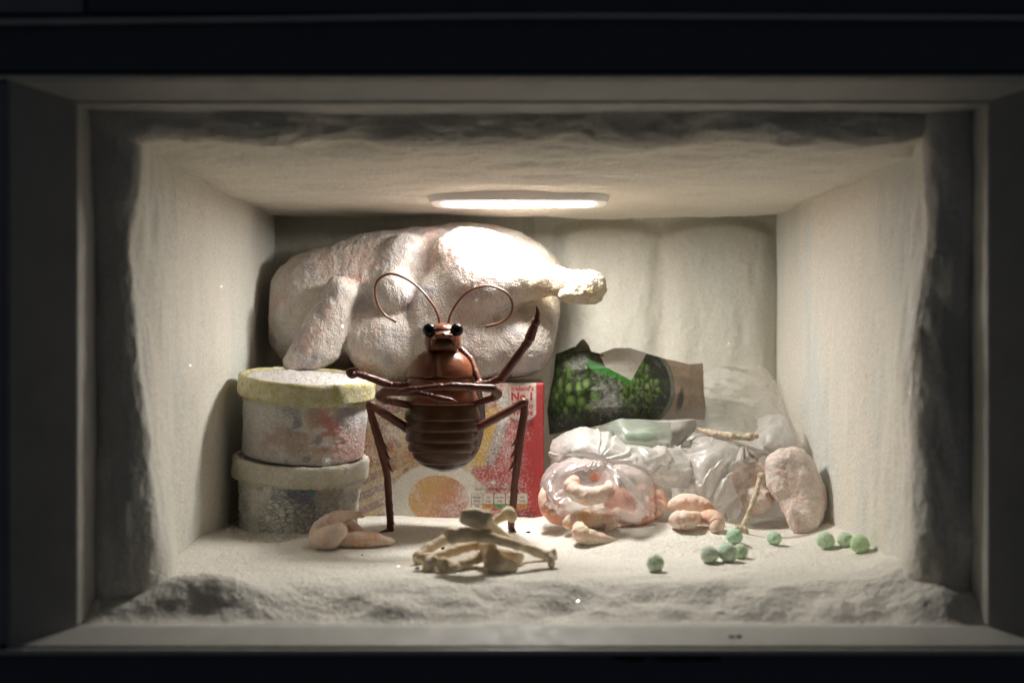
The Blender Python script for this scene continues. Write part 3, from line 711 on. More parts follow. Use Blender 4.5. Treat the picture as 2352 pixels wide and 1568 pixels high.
def front_grid(x0, x1, y0, y1, n, m, t):
    X, Yp = np.meshgrid(np.linspace(x0, x1, n), np.linspace(y1, y0, m)); X, Yp = X.ravel(), Yp.ravel()
    V = np.stack([(X - VX) * t, np.full(len(X), (t - 1) * F), -(Yp - VY) * t], 1); return V, grid_faces(m, n), X, Yp
V, Fc, X, Yp = front_grid(cx0, cx1, cy0, cy1, 360, 250, TC)
ex = np.minimum.reduce([X - cx0, cx1 - X, Yp - cy0, cy1 - Yp]); V[:, 1] += 6 * np.exp(-ex / 2.5) - 7 * em(X, Yp, 1020, 1040, 260, 190, .9) + 3 * fbm(V, 200, 2, 341)
obj('printed_front', V, Fc, M_cart, carton, col=carton_print(X, Yp))
hw = (cx1 - cx0) / 2 * TC; hh = (cy1 - cy0) / 2 * TC
V, Fc = bev_box(((cx0 + cx1) / 2 * TC - VX * TC, (TC - 1) * F + 8 + 160, -((cy0 + cy1) / 2 - VY) * TC), (hw - 1, 160, hh - 1), 4)
obj('board', V, Fc, m_plain('frosted_card', (.50, .42, .33), .8, .2, (300, .001)), carton, smooth=False)
def text(body, px, py, size, t, mat, parent, align='CENTER', bold=0.0, sx=1, yoff=-3):
    cu = bpy.data.curves.new('lettering', 'FONT'); cu.body = body; cu.size = size * t * K; cu.align_x = align; cu.offset = bold * t * K; cu.extrude = .00008; cu.resolution_u = 3
    o = bpy.data.objects.new('lettering', cu); C.objects.link(o); dg = bpy.context.evaluated_depsgraph_get()
    me = bpy.data.meshes.new_from_object(o.evaluated_get(dg)); C.objects.unlink(o); bpy.data.objects.remove(o)
    o = bpy.data.objects.new('lettering', me); C.objects.link(o); me.materials.clear(); me.materials.append(mat)
    root = parent
    while root.parent: root = root.parent
    o.parent = parent; p = U(px, py, t); p[1] += yoff; o.location = Vector(p * K) - root.location; o.rotation_euler = (R(90), 0, 0); o.scale = (sx, 1, 1)
    return o
M_red = m_plain('red_ink', (.42, .025, .03), .6); M_ink = m_plain('dark_ink', (.05, .04, .045), .6); M_ink2 = m_plain('pale_ink', (.20, .05, .06), .6)
TF = TC - .0045
for s_, y, z, b_ in (("Ireland's", 897, 15.5, .45), ("No.1", 919, 26, .9), ("Potato", 937, 18, .5), ("Waffle", 953, 18, .5)): text(s_, 1200, y, z, TF, M_red, carton, bold=b_)
text("Each waffle (grilled) contains", 1146, 1125, 9.4, TF, M_ink, carton)
for i, (a_, b_, c_) in enumerate((("Energy", "837kJ", "10%"), ("Fat", "8.0g", "11%"), ("Saturates", "0.9g", "5%"), ("Sugars", "0.4g", "<1%"), ("Salt", "0.67g", "11%"))):
    x = 1095.5 + 26 * i
    text(a_, x, 1143, 6.6 if len(a_) < 7 else 5.2, TF, M_ink, carton, bold=.1); text(b_, x, 1152, 6.8, TF, M_ink, carton, bold=.1); text(c_, x, 1164, 6.8, TF, M_ink, carton, bold=.1)
text("(837kJ / 200kcal)", 1231, 1179, 8.4, TF, M_ink, carton, 'RIGHT', .1); text("837kJ / 198kcal", 1229, 1188, 8, TF, M_ink, carton, 'RIGHT', .1)

# ------------------------------------------------------------------ ICE CREAM TUBS
def tubmat(px, py, upper):
    P = np.stack([px, py, 0 * px], 1); n = fbm(P, 36, 4, 401); n2 = fbm(P, 22, 4, 405); n3 = fbm(P, 50, 3, 409)
    if upper:
        col = np.tile([.66, .62, .61], (len(px), 1)); col = over(col, sstep(.0, .6, n2) * sstep(830, 700, np.abs(px - 740) + 640), (.17, .15, .22))
        c1 = em(px, py, 745, 985, 62, 62, .5); col = over(col, c1 * sstep(-.5, .3, n), (.52, .25, .08)); col = over(col, em(px, py, 770, 975, 34, 50, .6) * sstep(-.3, .4, n2), (.48, .06, .04))
        col = over(col, em(px, py, 805, 1030, 40, 48, .6), (.55, .26, .24)); col = over(col, em(px, py, 650, 1010, 60, 40, .6) * sstep(-.1, .5, n), (.42, .24, .17)); col = over(col, em(px, py, 795, 955, 26, 30, .6) * .7, (.22, .23, .34))
        col = over(col, em(px, py, 680, 965, 50, 34, .6) * sstep(-.2, .5, n2) * .8, (.14, .15, .19))
        fr = .54 + .16 * n3 - .2 * em(px, py, 765, 975, 60, 55, .6) + .12 * sstep(640, 570, px)
    else:
        col = np.tile([.68, .67, .60], (len(px), 1)); col = over(col, em(px, py, 690, 1120, 78, 36, .5), (.04, .30, .27)); col = over(col, em(px, py, 680, 1160, 50, 40, .6), (.12, .10, .19))
        col = over(col, em(px, py, 700, 1200, 90, 42, .5) * .9, (.08, .09, .10)); col = over(col, em(px, py, 755, 1140, 30, 28, .3), (.52, .44, .38))
        fr = .98 + .12 * n3 - .34 * em(px, py, 720, 1185, 80, 70, .8) - .30 * em(px, py, 690, 1122, 72, 30, .5)
    return np.column_stack([col, np.clip(fr, .05, 1)])
M_tubU = m_print('frosted_tub_print', s1=200, s2=480, crack=200, bumpd=.0024, soft=.12, haze=.22); M_tubL = m_print('thick_frosted_tub_print', s1=180, s2=420, crack=165, bumpd=.0036, soft=.1, haze=.12)
def m_lid(name, c1, frost, amt, crack=0):
    q = NT(name); q.set(Roughness=.35, Subsurface_Weight=.15, Subsurface_Scale=.003, Specular_IOR_Level=.5)
    n = q.noise(150, 6, .7); m = q.rng(n, amt - .12, amt + .12); h = n
    if crack:
        v = q.rng(q.vor(crack, 'DISTANCE_TO_EDGE'), .02, .12); m = q.math('MULTIPLY', m, q.math('MULTIPLY_ADD', v, .5, .5)); h = q.math('ADD', v, n)
    q.color(q.mix(m, c1, frost), .22); q.l.new(q.rng(m, 0, 1, .18, .85), q.b.inputs['Roughness']); q.normal(q.bump(q.noise(230, 6, .75), .0035, .75, q.bump(h, .0016, .7))); q.sparkle(420, .05); return q.m
M_lidU = m_lid('yellow_translucent_lid', (.55, .50, .20), (.70, .67, .50), .50); M_lidL = m_lid('frosted_cream_lid', (.60, .55, .30), (.74, .71, .63), .42)
M_lidtop = m_frost('lid_frost', base=(.72, .69, .69), tint=(.62, .60, .62), grain=380, gd=.003, lump=140, ld=.004, sp=.10)
def tub(label, cx, cyt, cyb, t, rl, rb0, rb1, roll, pitch, lid_h, matB, matL, upper):
    base = U(cx, cyb, t); H = (cyb - cyt) * t; top = H
    Rm = roty(roll) @ rotx(pitch)
    th = thing('ice_cream_tub', label, 'tub', base, 'ice cream tubs')
    def put(V): return V @ Rm.T + base
    n = 150; lh = lid_h * t
    zs = np.linspace(6, H - lh + 6, 70); prof = [(rb1 * t * .1, 0), (rb1 * t - 6, 0), (rb1 * t - 1, 2)] + [(rb1 * t + (rb0 - rb1) * t * z / H, z) for z in zs]
    V, Fc = lathe(prof, n * 2); V = put(V); px, py = proj(V); N = vnormals(V, Fc)
    V2 = V + N * ((3.2 if not upper else 1.4) * fbm(V, 24, 4, 420) + (2.4 if not upper else 1.0) * fbm(V, 9, 3, 424))[:, None]
    bd = obj('tub_body', V2, Fc, matB, th, col=tubmat(px, py, upper))
    r = rl * t
    prof = [(rb0 * t - 4, H - lh), (r - 6, H - lh), (r - 1.5, H - lh + 3), (r, H - lh + 9)] + [(r + .8, H - lh + 9 + (lh - 20) * k / 8) for k in range(9)] + [(r - .5, H - 6), (r - 4, H - 1.5), (r - 9, H), (r - 16, H - 1), (r - 20, H - 5), (r - 23, H - 12)]
    V, Fc = lathe(prof, n); V = put(V); N = vnormals(V, Fc); V = V + N * ((3.4 if not upper else 1.6) * fbm(V, 30, 4, 430) + (1.8 if not upper else .8) * fbm(V, 9, 3, 433))[:, None]
    ld = obj('lid', V, Fc, matL, th)
    prof = [(r * k / 30, H - 9) for k in [.003] + list(range(1, 28))] + [(r - 22.5, H - 12)]
    V, Fc = lathe(prof, 120); V[:, 2] += 3.0 * fbm(V, 22, 4, 440) + 1.6 * fbm(V, 7, 3, 441); rr = np.hypot(V[:, 0], V[:, 1]); V[:, 2] += 6 * sstep(r * .9, r * .3, rr)
    top_ = obj('frosty_lid_top', put(V), Fc, M_lidtop, ld)
    return th
TT = 1.362
tub('frosty ice cream tub with a yellow lid, stacked on top', 697, 860, 1040, TT, 153, 143, 136, 4.2, 4.4, 50, M_tubU, M_lidU, True)
tub('heavily frosted ice cream tub with a cream lid, at the bottom', 685, 1043, 1222, TT, 152, 139, 130, 3.2, 3.0, 49, M_tubL, M_lidL, False)

# ------------------------------------------------------------------ SHRIMPS
q = NT('frosted_prawn'); a = q.attr(); q.set(Roughness=.42, Specular_IOR_Level=.4, Subsurface_Weight=.35, Subsurface_Scale=.006); q.b.inputs['Subsurface Radius'].default_value = (1, .45, .25)
m = q.rng(q.math('ADD', q.math('MULTIPLY', q.noise(150, 6, .75), .7), q.math('MULTIPLY', q.noise(600, 3), .3)), .38, .56); m = q.math('MULTIPLY', m, a.outputs['Alpha'])
q.color(q.mix(m, a.outputs['Color'], (.90, .81, .75)), .20); q.normal(q.bump(q.noise(240, 6, .75), .0022, .7)); q.sparkle(700, .06); M_prawn = q.m
def prawn(label, pts, rad, col=(.80, .40, .20), frost=.8, seed=0, cat='prawn', group='frozen prawns', name='frozen_prawn'):
    P = np.array([U(*p) for p in pts]); n = 90; tavg = np.mean([p[2] for p in pts])
    C_ = cat_rom(P, n); r = cat_rom(np.array(rad, float) * tavg, n); x = np.linspace(0, 1, n)
    r = r * (1 + .055 * np.abs(np.sin(x * math.pi * 5.0)) ** .6 * 1.5 - .055)
    V, Fc = sweep(C_, r, n, 30, noise=0); N = vnormals(V, Fc)
    V = V + N * (2.4 * fbm(V, 32, 3, 500 + seed) + 1.0 * fbm(V, 9, 3, 510 + seed))[:, None]
    up = sstep(-.55, .55, N[:, 2] + .35 * fbm(V, 26, 3, 530 + seed)); ff = sstep(-.4, .7, fbm(V, 40, 3, 520 + seed))[:, None]; c = np.minimum(np.array(col) * np.array([1.12, 1.15, 1.15]) + .05, .9) * ff + np.array([.92, .70, .57]) * (1 - ff); frost = min(1, frost * .95)
    return tag(obj(name, V, Fc, M_prawn, None, col=np.column_stack([c, frost * (.55 + .45 * up)])), label, cat, group)
prawn('curled pink prawn with its tail up, leaning on the lower tub', [(832, 1182, 1.262, ), (800, 1182, 1.255), (765, 1192, 1.245), (738, 1213, 1.238), (733, 1236, 1.232), (752, 1236, 1.222), (777, 1222, 1.216)], [8, 12, 16, 20, 24, 27, 22], (.60, .33, .21), .9, 1)
prawn('straight orange prawn lying in the snow in front of the tubs', [(786, 1240, 1.232), (815, 1240, 1.232), (850, 1240, 1.236), (880, 1241, 1.24), (903, 1243, 1.244)], [16, 18.5, 17, 13, 6], (.64, .33, .14), .5, 2)
prawn('small bit of prawn half hidden behind the curled prawn', [(800, 1212, 1.27), (815, 1213, 1.27), (832, 1222, 1.27)], [14, 14, 9], (.62, .32, .18), .6, 3)
prawn('curled prawn showing in the open mouth of the clear plastic bag', [(1318, 1106, 1.275), (1313, 1118, 1.265), (1325, 1131, 1.257), (1350, 1139, 1.252), (1376, 1136, 1.252), (1396, 1126, 1.257), (1400, 1114, 1.264)], [15, 18, 20, 21, 20, 17, 11], (.64, .30, .15), 1.0, 4)
prawn('orange prawn behind the pale prawn in front of the bag', [(1398, 1215, 1.26), (1398, 1196, 1.262), (1372, 1190, 1.265), (1340, 1192, 1.263), (1310, 1200, 1.26)], [14, 20, 21, 20, 17], (.68, .36, .10), .5, 5)
prawn('pale peeled prawn in front of the prawn bag', [(1330, 1212, 1.225), (1335, 1226, 1.22), (1358, 1235, 1.22), (1390, 1241, 1.225), (1430, 1246, 1.23)], [16, 21, 19, 13, 3], (.68, .50, .32), .5, 6)
prawn('long orange prawn lying between the two plastic bags', [(1541, 1165, 1.305), (1560, 1156, 1.30), (1590, 1155, 1.298), (1618, 1164, 1.297), (1638, 1180, 1.295)], [12, 20, 21, 18, 10], (.66, .28, .11), .35, 7)
prawn('thick curled prawn in front of the long orange prawn', [(1550, 1196, 1.262), (1560, 1194, 1.256), (1585, 1193, 1.256), (1600, 1185, 1.268)], [16, 21, 20, 12], (.64, .32, .17), .95, 8)
prawn('small hooked prawn beside the leaning bone', [(1598, 1190, 1.272), (1618, 1186, 1.27), (1638, 1188, 1.262), (1648, 1204, 1.252), (1640, 1213, 1.246)], [11, 14, 17, 17, 12], (.64, .32, .17), .95, 9)
# inside the bag
ins = [('pink prawn seen through the left side of the prawn bag', [(1262, 1120, 1.335), (1262, 1150, 1.318), (1278, 1178, 1.305), (1300, 1192, 1.30)], [18, 26, 26, 16]),
       ('pink prawn seen through the middle of the prawn bag', [(1400, 1155, 1.31), (1418, 1142, 1.30), (1440, 1150, 1.295), (1442, 1172, 1.29)], [15, 22, 22, 18]),
       ('small red prawn tucked behind the curled prawn in the bag mouth', [(1362, 1094, 1.335), (1380, 1096, 1.33), (1395, 1104, 1.325)], [10, 12, 10]),
       ('red prawn at the bottom edge of the prawn bag', [(1408, 1178, 1.275), (1428, 1184, 1.275), (1460, 1190, 1.278), (1490, 1186, 1.285)], [10, 15, 16, 14]),
       ('prawn seen through the right side of the prawn bag', [(1475, 1120, 1.33), (1500, 1135, 1.32), (1508, 1160, 1.31), (1492, 1178, 1.305)], [18, 24, 24, 16])]
for i, (lb, p, r_) in enumerate(ins): prawn(lb, p, r_, (.70, .25, .14), .3, 20 + i)

# ------------------------------------------------------------------ PLASTIC BAGS
def m_film(name, col, alpha, edge, rough=.2, transl=.35, tint=None):
    q = NT(name); q.set(Base_Color=col, Roughness=rough, Specular_IOR_Level=.6)
    q.normal(q.bump(q.noise(120, 4, .6, dist=.8), .0006, .4))
    lw = q.add('ShaderNodeLayerWeight'); lw.inputs[0].default_value = .45
    n = q.noise(45, 4); al = q.math('ADD', q.rng(lw.outputs['Facing'], .15, .95, alpha, edge), q.rng(n, .3, .7, -.10, .14))
    al = q.math('MINIMUM', q.math('MAXIMUM', al, .03), 1.0)
    tr = q.add('ShaderNodeBsdfTranslucent'); tr.inputs[0].default_value = tuple(col) + (1,)
    m1 = q.add('ShaderNodeMixShader'); m1.inputs[0].default_value = transl; q.l.new(q.b.outputs[0], m1.inputs[1]); q.l.new(tr.outputs[0], m1.inputs[2])
    tp = q.add('ShaderNodeBsdfTransparent'); gl = q.add('ShaderNodeBsdfGlossy'); gl.inputs['Roughness'].default_value = .22; gl.inputs['Color'].default_value = (.8, .8, .8, 1)
    m2 = q.add('ShaderNodeMixShader'); q.l.new(al, m2.inputs[0]); q.l.new(tp.outputs[0], m2.inputs[1]); q.l.new(m1.outputs[0], m2.inputs[2])
    m3 = q.add('ShaderNodeMixShader'); fr = q.add('ShaderNodeFresnel'); fr.inputs[0].default_value = 1.35; nl = q.b.inputs['Normal'].links[0].from_socket; q.l.new(nl, fr.inputs['Normal']); q.l.new(nl, gl.inputs['Normal'])
    q.l.new(q.math('MULTIPLY', fr.outputs[0], .38), m3.inputs[0]); q.l.new(m2.outputs[0], m3.inputs[1]); q.l.new(gl.outputs[0], m3.inputs[2])
    q.l.new(m3.outputs[0], q.out.inputs['Surface']); return q.m
M_film = m_film('clear_pinkish_film', (.84, .75, .75), .42, .86, .45)
M_film2 = m_film('milky_film', (.85, .825, .81), .76, .97, .58)
M_haze = m_film('thin_hazy_film', (.84, .82, .77), .24, .6, .7)
def sheet(name, ctrl, n, m, mat, parent, amp=7, scale=55, seed=0, fine=2.2, fs=18, radial=None):
    g = np.random.default_rng(seed + 500)
    def dsp(V):
        d = amp * crumple(V, scale * 1.25, 6, seed, .25) + fine * .5 * crumple(V, fs * 1.6, 4, seed + 5, .3)
        if radial is not None:
            c, k, am = radial; x = V - U(*c); rr = np.hypot(x[:, 0], x[:, 2])
            an = np.arctan2(x[:, 2], x[:, 0]) + .22 * fbm(V, 110, 2, seed + 9)
            ax = np.sort(g.uniform(-3.6, 3.6, k)); hh = g.uniform(.2, 1, k) * np.where(np.arange(k) % 2, 1, -1)
            d = d + am * np.interp(an, ax, hh) * sstep(0, 50, rr)
            ax = np.sort(g.uniform(-3.6, 3.6, k * 2)); hh = g.uniform(.2, 1, k * 2) * np.where(np.arange(k * 2) % 2, 1, -1)
            d = d + am * .45 * np.interp(an + .1 * fbm(V, 50, 2, seed + 11), ax, hh) * sstep(60, 140, rr)
        return d
    V, Fc = patch(ctrl, n, m, dsp); return obj(name, V, Fc, mat, parent)
pb = thing('prawn_bag', 'crumpled clear plastic bag of pink prawns beside the red carton', 'plastic bag', U(1390, 1205, 1.30))
# pouch: a closed, lumpy skin around the prawns, open at the mouth where the ring comes out
ctrl = [[(1330, 1058, 1.375), (1348, 1055, 1.37), (1365, 1052, 1.36), (1400, 1050, 1.355), (1440, 1052, 1.355), (1480, 1062, 1.37), (1505, 1085, 1.385)],
        [(1262, 1082, 1.375), (1300, 1062, 1.325), (1355, 1076, 1.352), (1410, 1078, 1.285), (1445, 1080, 1.275), (1490, 1098, 1.29), (1528, 1128, 1.37)],
        [(1240, 1106, 1.37), (1262, 1102, 1.30), (1352, 1100, 1.350), (1408, 1112, 1.258), (1440, 1116, 1.252), (1488, 1128, 1.275), (1534, 1150, 1.36)],
        [(1240, 1130, 1.36), (1262, 1140, 1.28), (1345, 1140, 1.285), (1400, 1140, 1.250), (1436, 1148, 1.245), (1482, 1155, 1.262), (1532, 1165, 1.35)],
        [(1252, 1165, 1.35), (1275, 1172, 1.28), (1330, 1172, 1.268), (1385, 1168, 1.250), (1430, 1176, 1.248), (1475, 1182, 1.262), (1522, 1182, 1.34)],
        [(1272, 1190, 1.345), (1296, 1200, 1.305), (1335, 1199, 1.29), (1372, 1196, 1.275), (1425, 1204, 1.272), (1466, 1206, 1.28), (1505, 1200, 1.33)]]
sheet('pouch', ctrl, 170, 210, M_film, pb, 6, 62, 3, 3, 20, ((1372, 1040, 1.33), 22, 9))
ctrl = [[(1240, 1106, 1.372), (1252, 1086, 1.355), (1275, 1066, 1.345), (1310, 1052, 1.34), (1345, 1050, 1.34), (1372, 1052, 1.335)],
        [(1238, 1120, 1.36), (1255, 1105, 1.32), (1285, 1085, 1.30), (1318, 1072, 1.295), (1350, 1066, 1.295), (1382, 1070, 1.30)],
        [(1240, 1150, 1.35), (1252, 1150, 1.30), (1272, 1140, 1.285), (1290, 1122, 1.287), (1298, 1106, 1.292), (1306, 1096, 1.30)],
        [(1252, 1180, 1.345), (1266, 1184, 1.30), (1282, 1180, 1.29), (1300, 1174, 1.285), (1310, 1166, 1.285), (1318, 1162, 1.285)]]
sheet('pouch_side', ctrl, 100, 130, M_film, pb, 5, 55, 13, 2.5, 20, ((1372, 1040, 1.33), 22, 6))
ctrl = [[(1268, 1010, 1.41), (1310, 990, 1.40), (1345, 982, 1.395), (1395, 992, 1.39), (1450, 1018, 1.385), (1510, 1022, 1.39), (1548, 1024, 1.395)],
        [(1262, 1035, 1.40), (1305, 1018, 1.36), (1350, 1010, 1.345), (1400, 1020, 1.34), (1460, 1032, 1.335), (1525, 1034, 1.345), (1572, 1040, 1.37)],
        [(1262, 1055, 1.40), (1305, 1042, 1.345), (1350, 1036, 1.33), (1405, 1044, 1.32), (1465, 1056, 1.315), (1535, 1062, 1.33), (1586, 1075, 1.36)],
        [(1268, 1070, 1.405), (1310, 1062, 1.36), (1355, 1056, 1.335), (1410, 1064, 1.32), (1475, 1084, 1.315), (1545, 1094, 1.33), (1590, 1108, 1.36)],
        [(1285, 1080, 1.41), (1325, 1072, 1.38), (1365, 1066, 1.36), (1420, 1075, 1.34), (1485, 1100, 1.335), (1545, 1116, 1.345), (1580, 1124, 1.37)]]
sheet('ruffled_neck', ctrl, 140, 220, M_film2, pb, 5, 60, 23, 2.2, 18, ((1372, 1052, 1.33), 26, 9))
mb = thing('meat_bag', 'milky plastic bag slumped in the corner with meat in its mouth', 'plastic bag', U(1690, 1190, 1.38))
ctrl = [[(1560, 990, 1.46), (1620, 985, 1.45), (1665, 990, 1.44), (1710, 1000, 1.44), (1760, 1000, 1.44), (1805, 985, 1.44)],
        [(1552, 1015, 1.43), (1605, 1005, 1.395), (1655, 1005, 1.385), (1705, 1015, 1.385), (1760, 1020, 1.40), (1818, 1010, 1.42)],
        [(1545, 1060, 1.42), (1605, 1050, 1.36), (1650, 1045, 1.35), (1690, 1045, 1.36), (1730, 1045, 1.37), (1790, 1045, 1.41)],
        [(1542, 1100, 1.41), (1600, 1100, 1.345), (1640, 1095, 1.34), (1668, 1088, 1.345), (1674, 1070, 1.35), (1690, 1055, 1.355)],
        [(1542, 1142, 1.41), (1602, 1145, 1.345), (1640, 1142, 1.335), (1670, 1132, 1.34), (1676, 1110, 1.342), (1680, 1095, 1.345)],
        [(1552, 1182, 1.40), (1615, 1185, 1.36), (1655, 1188, 1.345), (1690, 1190, 1.335), (1702, 1172, 1.335), (1706, 1160, 1.335)]]
sheet('bag_front', ctrl, 190, 200, M_film2, mb, 5, 70, 33, 2.2, 22, ((1712, 1015, 1.385), 26, 13))
sheet('bag_back', [[(1640, 1030, 1.46), (1720, 1030, 1.455), (1815, 1030, 1.45)], [(1640, 1100, 1.45), (1720, 1100, 1.45), (1815, 1100, 1.44)], [(1640, 1185, 1.42), (1720, 1190, 1.42), (1800, 1185, 1.41)]], 60, 70, M_film2, mb, 5, 60, 38, 2, 22)
ctrl = [[(1585, 870, 1.56), (1640, 845, 1.565), (1700, 838, 1.57), (1752, 842, 1.57), (1780, 872, 1.56)],
        [(1590, 920, 1.53), (1640, 900, 1.53), (1700, 895, 1.53), (1765, 895, 1.535), (1802, 925, 1.54)],
        [(1600, 960, 1.49), (1645, 948, 1.49), (1705, 945, 1.49), (1765, 950, 1.49), (1810, 965, 1.50)],
        [(1600, 990, 1.45), (1650, 985, 1.44), (1705, 990, 1.44), (1765, 985, 1.44), (1812, 990, 1.45)]]
sheet('bag_top', ctrl, 120, 130, M_haze, mb, 6, 75, 43, 1.6, 26, None)
ctrl = [[(1742, 960, 1.47), (1770, 952, 1.44), (1795, 950, 1.44), (1812, 965, 1.45)],
        [(1735, 990, 1.44), (1768, 980, 1.395), (1798, 980, 1.395), (1820, 995, 1.42)],
        [(1728, 1015, 1.42), (1760, 1012, 1.375), (1795, 1015, 1.38), (1826, 1020, 1.42)],
        [(1722, 1035, 1.42), (1752, 1042, 1.385), (1790, 1045, 1.39), (1822, 1045, 1.43)]]
sheet('bag_knot', ctrl, 90, 90, M_film2, mb, 7, 45, 53, 2.2, 18)

# ------------------------------------------------------------------ MEAT
q = NT('frosted_raw_meat'); a = q.attr(); q.set(Roughness=.7, Subsurface_Weight=.15, Subsurface_Scale=.004, Specular_IOR_Level=.3)
m = q.rng(q.noise(90, 6, .7), .36, .60); q.color(q.mix(q.math('MULTIPLY', m, .85), a.outputs['Color'], (.80, .73, .68)), .24)
q.normal(q.bump(q.noise(600, 3), .0012, .8, q.bump(q.noise(130, 6, .65), .0035, .7))); q.sparkle(480, .06); M_meat = q.m
def meat(label, fn, lo, hi, h, c1, c2, seed):
    V, Fc = sdf(fn, lo, hi, h); N = vnormals(V, Fc); V = V + N * (7 * fbm(V, 60, 4, seed, .45) + 2.5 * np.abs(fbm(V, 22, 3, seed + 4)) + 1.0 * fbm(V, 8, 2, seed + 6))[:, None]
    f_ = sstep(-.4, .6, fbm(V, 60, 3, seed + 8))[:, None]
    return tag(obj('chicken_piece', V, Fc, M_meat, None, col=np.array(c1) * f_ + np.array(c2) * (1 - f_)), label, 'meat', 'frozen chicken pieces')
def m1(P):
    d = ell(P, *B(1812, 1092, 1.338, 54, 62, 34, 0)); d = su(d, ell(P, *B(1846, 1140, 1.33, 52, 70, 31, -12)), 36); d = su(d, ell(P, *B(1842, 1192, 1.314, 36, 40, 27)), 40)
    d = su(d, cone(P, U(1790, 1066, 1.345), U(1826, 1060, 1.345), 40, 40), 26)
    return ss(d, cone(P, U(1838, 1222, 1.268), U(1842, 1180, 1.272), 4, 10), 14)
meat('big frosted pale pink chicken piece leaning against the right wall', m1, U(1735, 1250, 1.27), U(1925, 1010, 1.40) + [0, 0, 20], 4.5, (.74, .52, .45), (.72, .60, .53), 601)
def m2(P):
    d = ell(P, *B(1728, 1105, 1.372, 48, 46, 34, 20)); return su(d, ell(P, *B(1735, 1148, 1.352, 42, 34, 32, -10)), 14)
meat('smaller brownish chicken piece inside the torn bag mouth', m2, U(1665, 1195, 1.30), U(1795, 1045, 1.44), 4.5, (.62, .44, .36), (.70, .50, .43), 631)

# ------------------------------------------------------------------ BONES
q = NT('dry_bone'); a = q.attr(); q.set(Roughness=.55, Specular_IOR_Level=.35)
q.color(q.mix(q.rng(q.noise(70, 5), .45, .7), (.68, .55, .38), (.82, .72, .55)), .18); q.normal(q.bump(q.noise(420, 4), .0006, .8, q.bump(q.noise(110, 4), .002, .6))); M_bone = q.m
q = NT('frosted_bone'); q.set(Roughness=.75); q.color(q.mix(q.rng(q.noise(260, 5, .7), .45, .6), (.50, .39, .25), (.70, .62, .51))); q.normal(q.bump(q.noise(420, 4), .0016, .9)); M_bone2 = q.m
def bone(label, shaft, ends, mat=None, group='bones piled in the snow', h=2.6, seed=0):
    """shaft: (px,py,t,r)...; ends: extra knobs (px,py,t,rx,rz,ry,tilt)"""
    g_ = 1.22 if mat is None else 1.0; pts = [(U(*s[:3]), s[3] * s[2] * g_) for s in shaft]; ends = [(*e[:3], e[3] * (1 + (g_ - 1) * .6), e[4] * (1 + (g_ - 1) * .6), *e[5:]) for e in ends]
    def fn(P):
        d = 1e4
        for (a_, ra), (b_, rb) in zip(pts[:-1], pts[1:]): d = su(d, cone(P, a_, b_, ra, rb), 7)
        for e in ends: d = su(d, ell(P, *B(*e)), 9)
        return d
    A_ = np.array([p for p, _ in pts] + [U(*e[:3]) for e in ends]); mr = max([r_ for _, r_ in pts] + [1.4 * max(e[3:6]) for e in ends])
    V, Fc = sdf(fn, A_.min(0) - mr - 4, A_.max(0) + mr + 4, h); N = vnormals(V, Fc); V = V + N * (1.8 * fbm(V, 26, 3, 700 + seed) + .8 * fbm(V, 9, 2, 710 + seed))[:, None]
    return tag(obj('bone', V, Fc, mat or M_bone, None), label, 'bone', group)
bone('long bone across the front of the pile with its knob at the right', [(1040, 1228, 1.095, 14), (1070, 1228, 1.092, 12.5), (1130, 1235, 1.092, 9.5), (1190, 1252, 1.10, 8.5), (1245, 1272, 1.115, 9)],
     [(1034, 1222, 1.095, 13, 11, 11, 0), (1036, 1238, 1.09, 11, 9, 10, 20), (1262, 1276, 1.118, 16, 10, 12, 20), (1266, 1290, 1.112, 9, 13, 10, 0), (1272, 1268, 1.12, 6, 9, 9, 0)], seed=1)
bone('top bone of the pile with a broad flat end', [(1085, 1187, 1.098, 13), (1112, 1200, 1.098, 14), (1140, 1222, 1.108, 10), (1180, 1243, 1.13, 6.5), (1225, 1262, 1.15, 6), (1255, 1278, 1.155, 7)],
     [(1095, 1180, 1.096, 36, 10, 9, 6), (1092, 1194, 1.094, 33, 15, 8, 4)], seed=2)
bone('bone with a yellowish rounded knob sticking up at the back', [(1164, 1180, 1.16, 10), (1130, 1200, 1.158, 8.5), (1070, 1222, 1.155, 8), (1020, 1240, 1.15, 9), (985, 1258, 1.142, 9.5), (962, 1276, 1.13, 9)],
     [(1167, 1176, 1.16, 13, 13, 14, 0), (1176, 1186, 1.158, 9, 12, 11, 0), (958, 1282, 1.128, 8, 13, 9, 0)], seed=3)
bone('bone with a double knob at the left end of the pile', [(982, 1284, 1.10, 11), (1010, 1276, 1.11, 9), (1050, 1262, 1.118, 9), (1098, 1250, 1.125, 9)],
     [(972, 1280, 1.10, 14, 11, 12, 0), (982, 1300, 1.092, 12, 17, 11, 10), (998, 1288, 1.093, 12, 11, 9, 0)], seed=4)
bone('lower bone under the pile with a round front knob', [(1025, 1300, 1.092, 11), (1060, 1295, 1.098, 9), (1095, 1282, 1.11, 9), (1130, 1266, 1.122, 9)],
     [(1018, 1296, 1.09, 14, 14, 11, 0), (1030, 1310, 1.087, 14, 9, 11, 0), (1045, 1304, 1.09, 12, 10, 9, 0)], seed=5)
bone('thick upright bone with a broad foot in the middle', [(1112, 1244, 1.12, 13), (1122, 1262, 1.108, 15), (1132, 1282, 1.096, 17), (1148, 1298, 1.085, 16)],
     [(1132, 1302, 1.085, 18, 14, 14, 0), (1165, 1304, 1.086, 22, 13, 13, 0), (1158, 1292, 1.09, 26, 10, 13, 8)], seed=6)
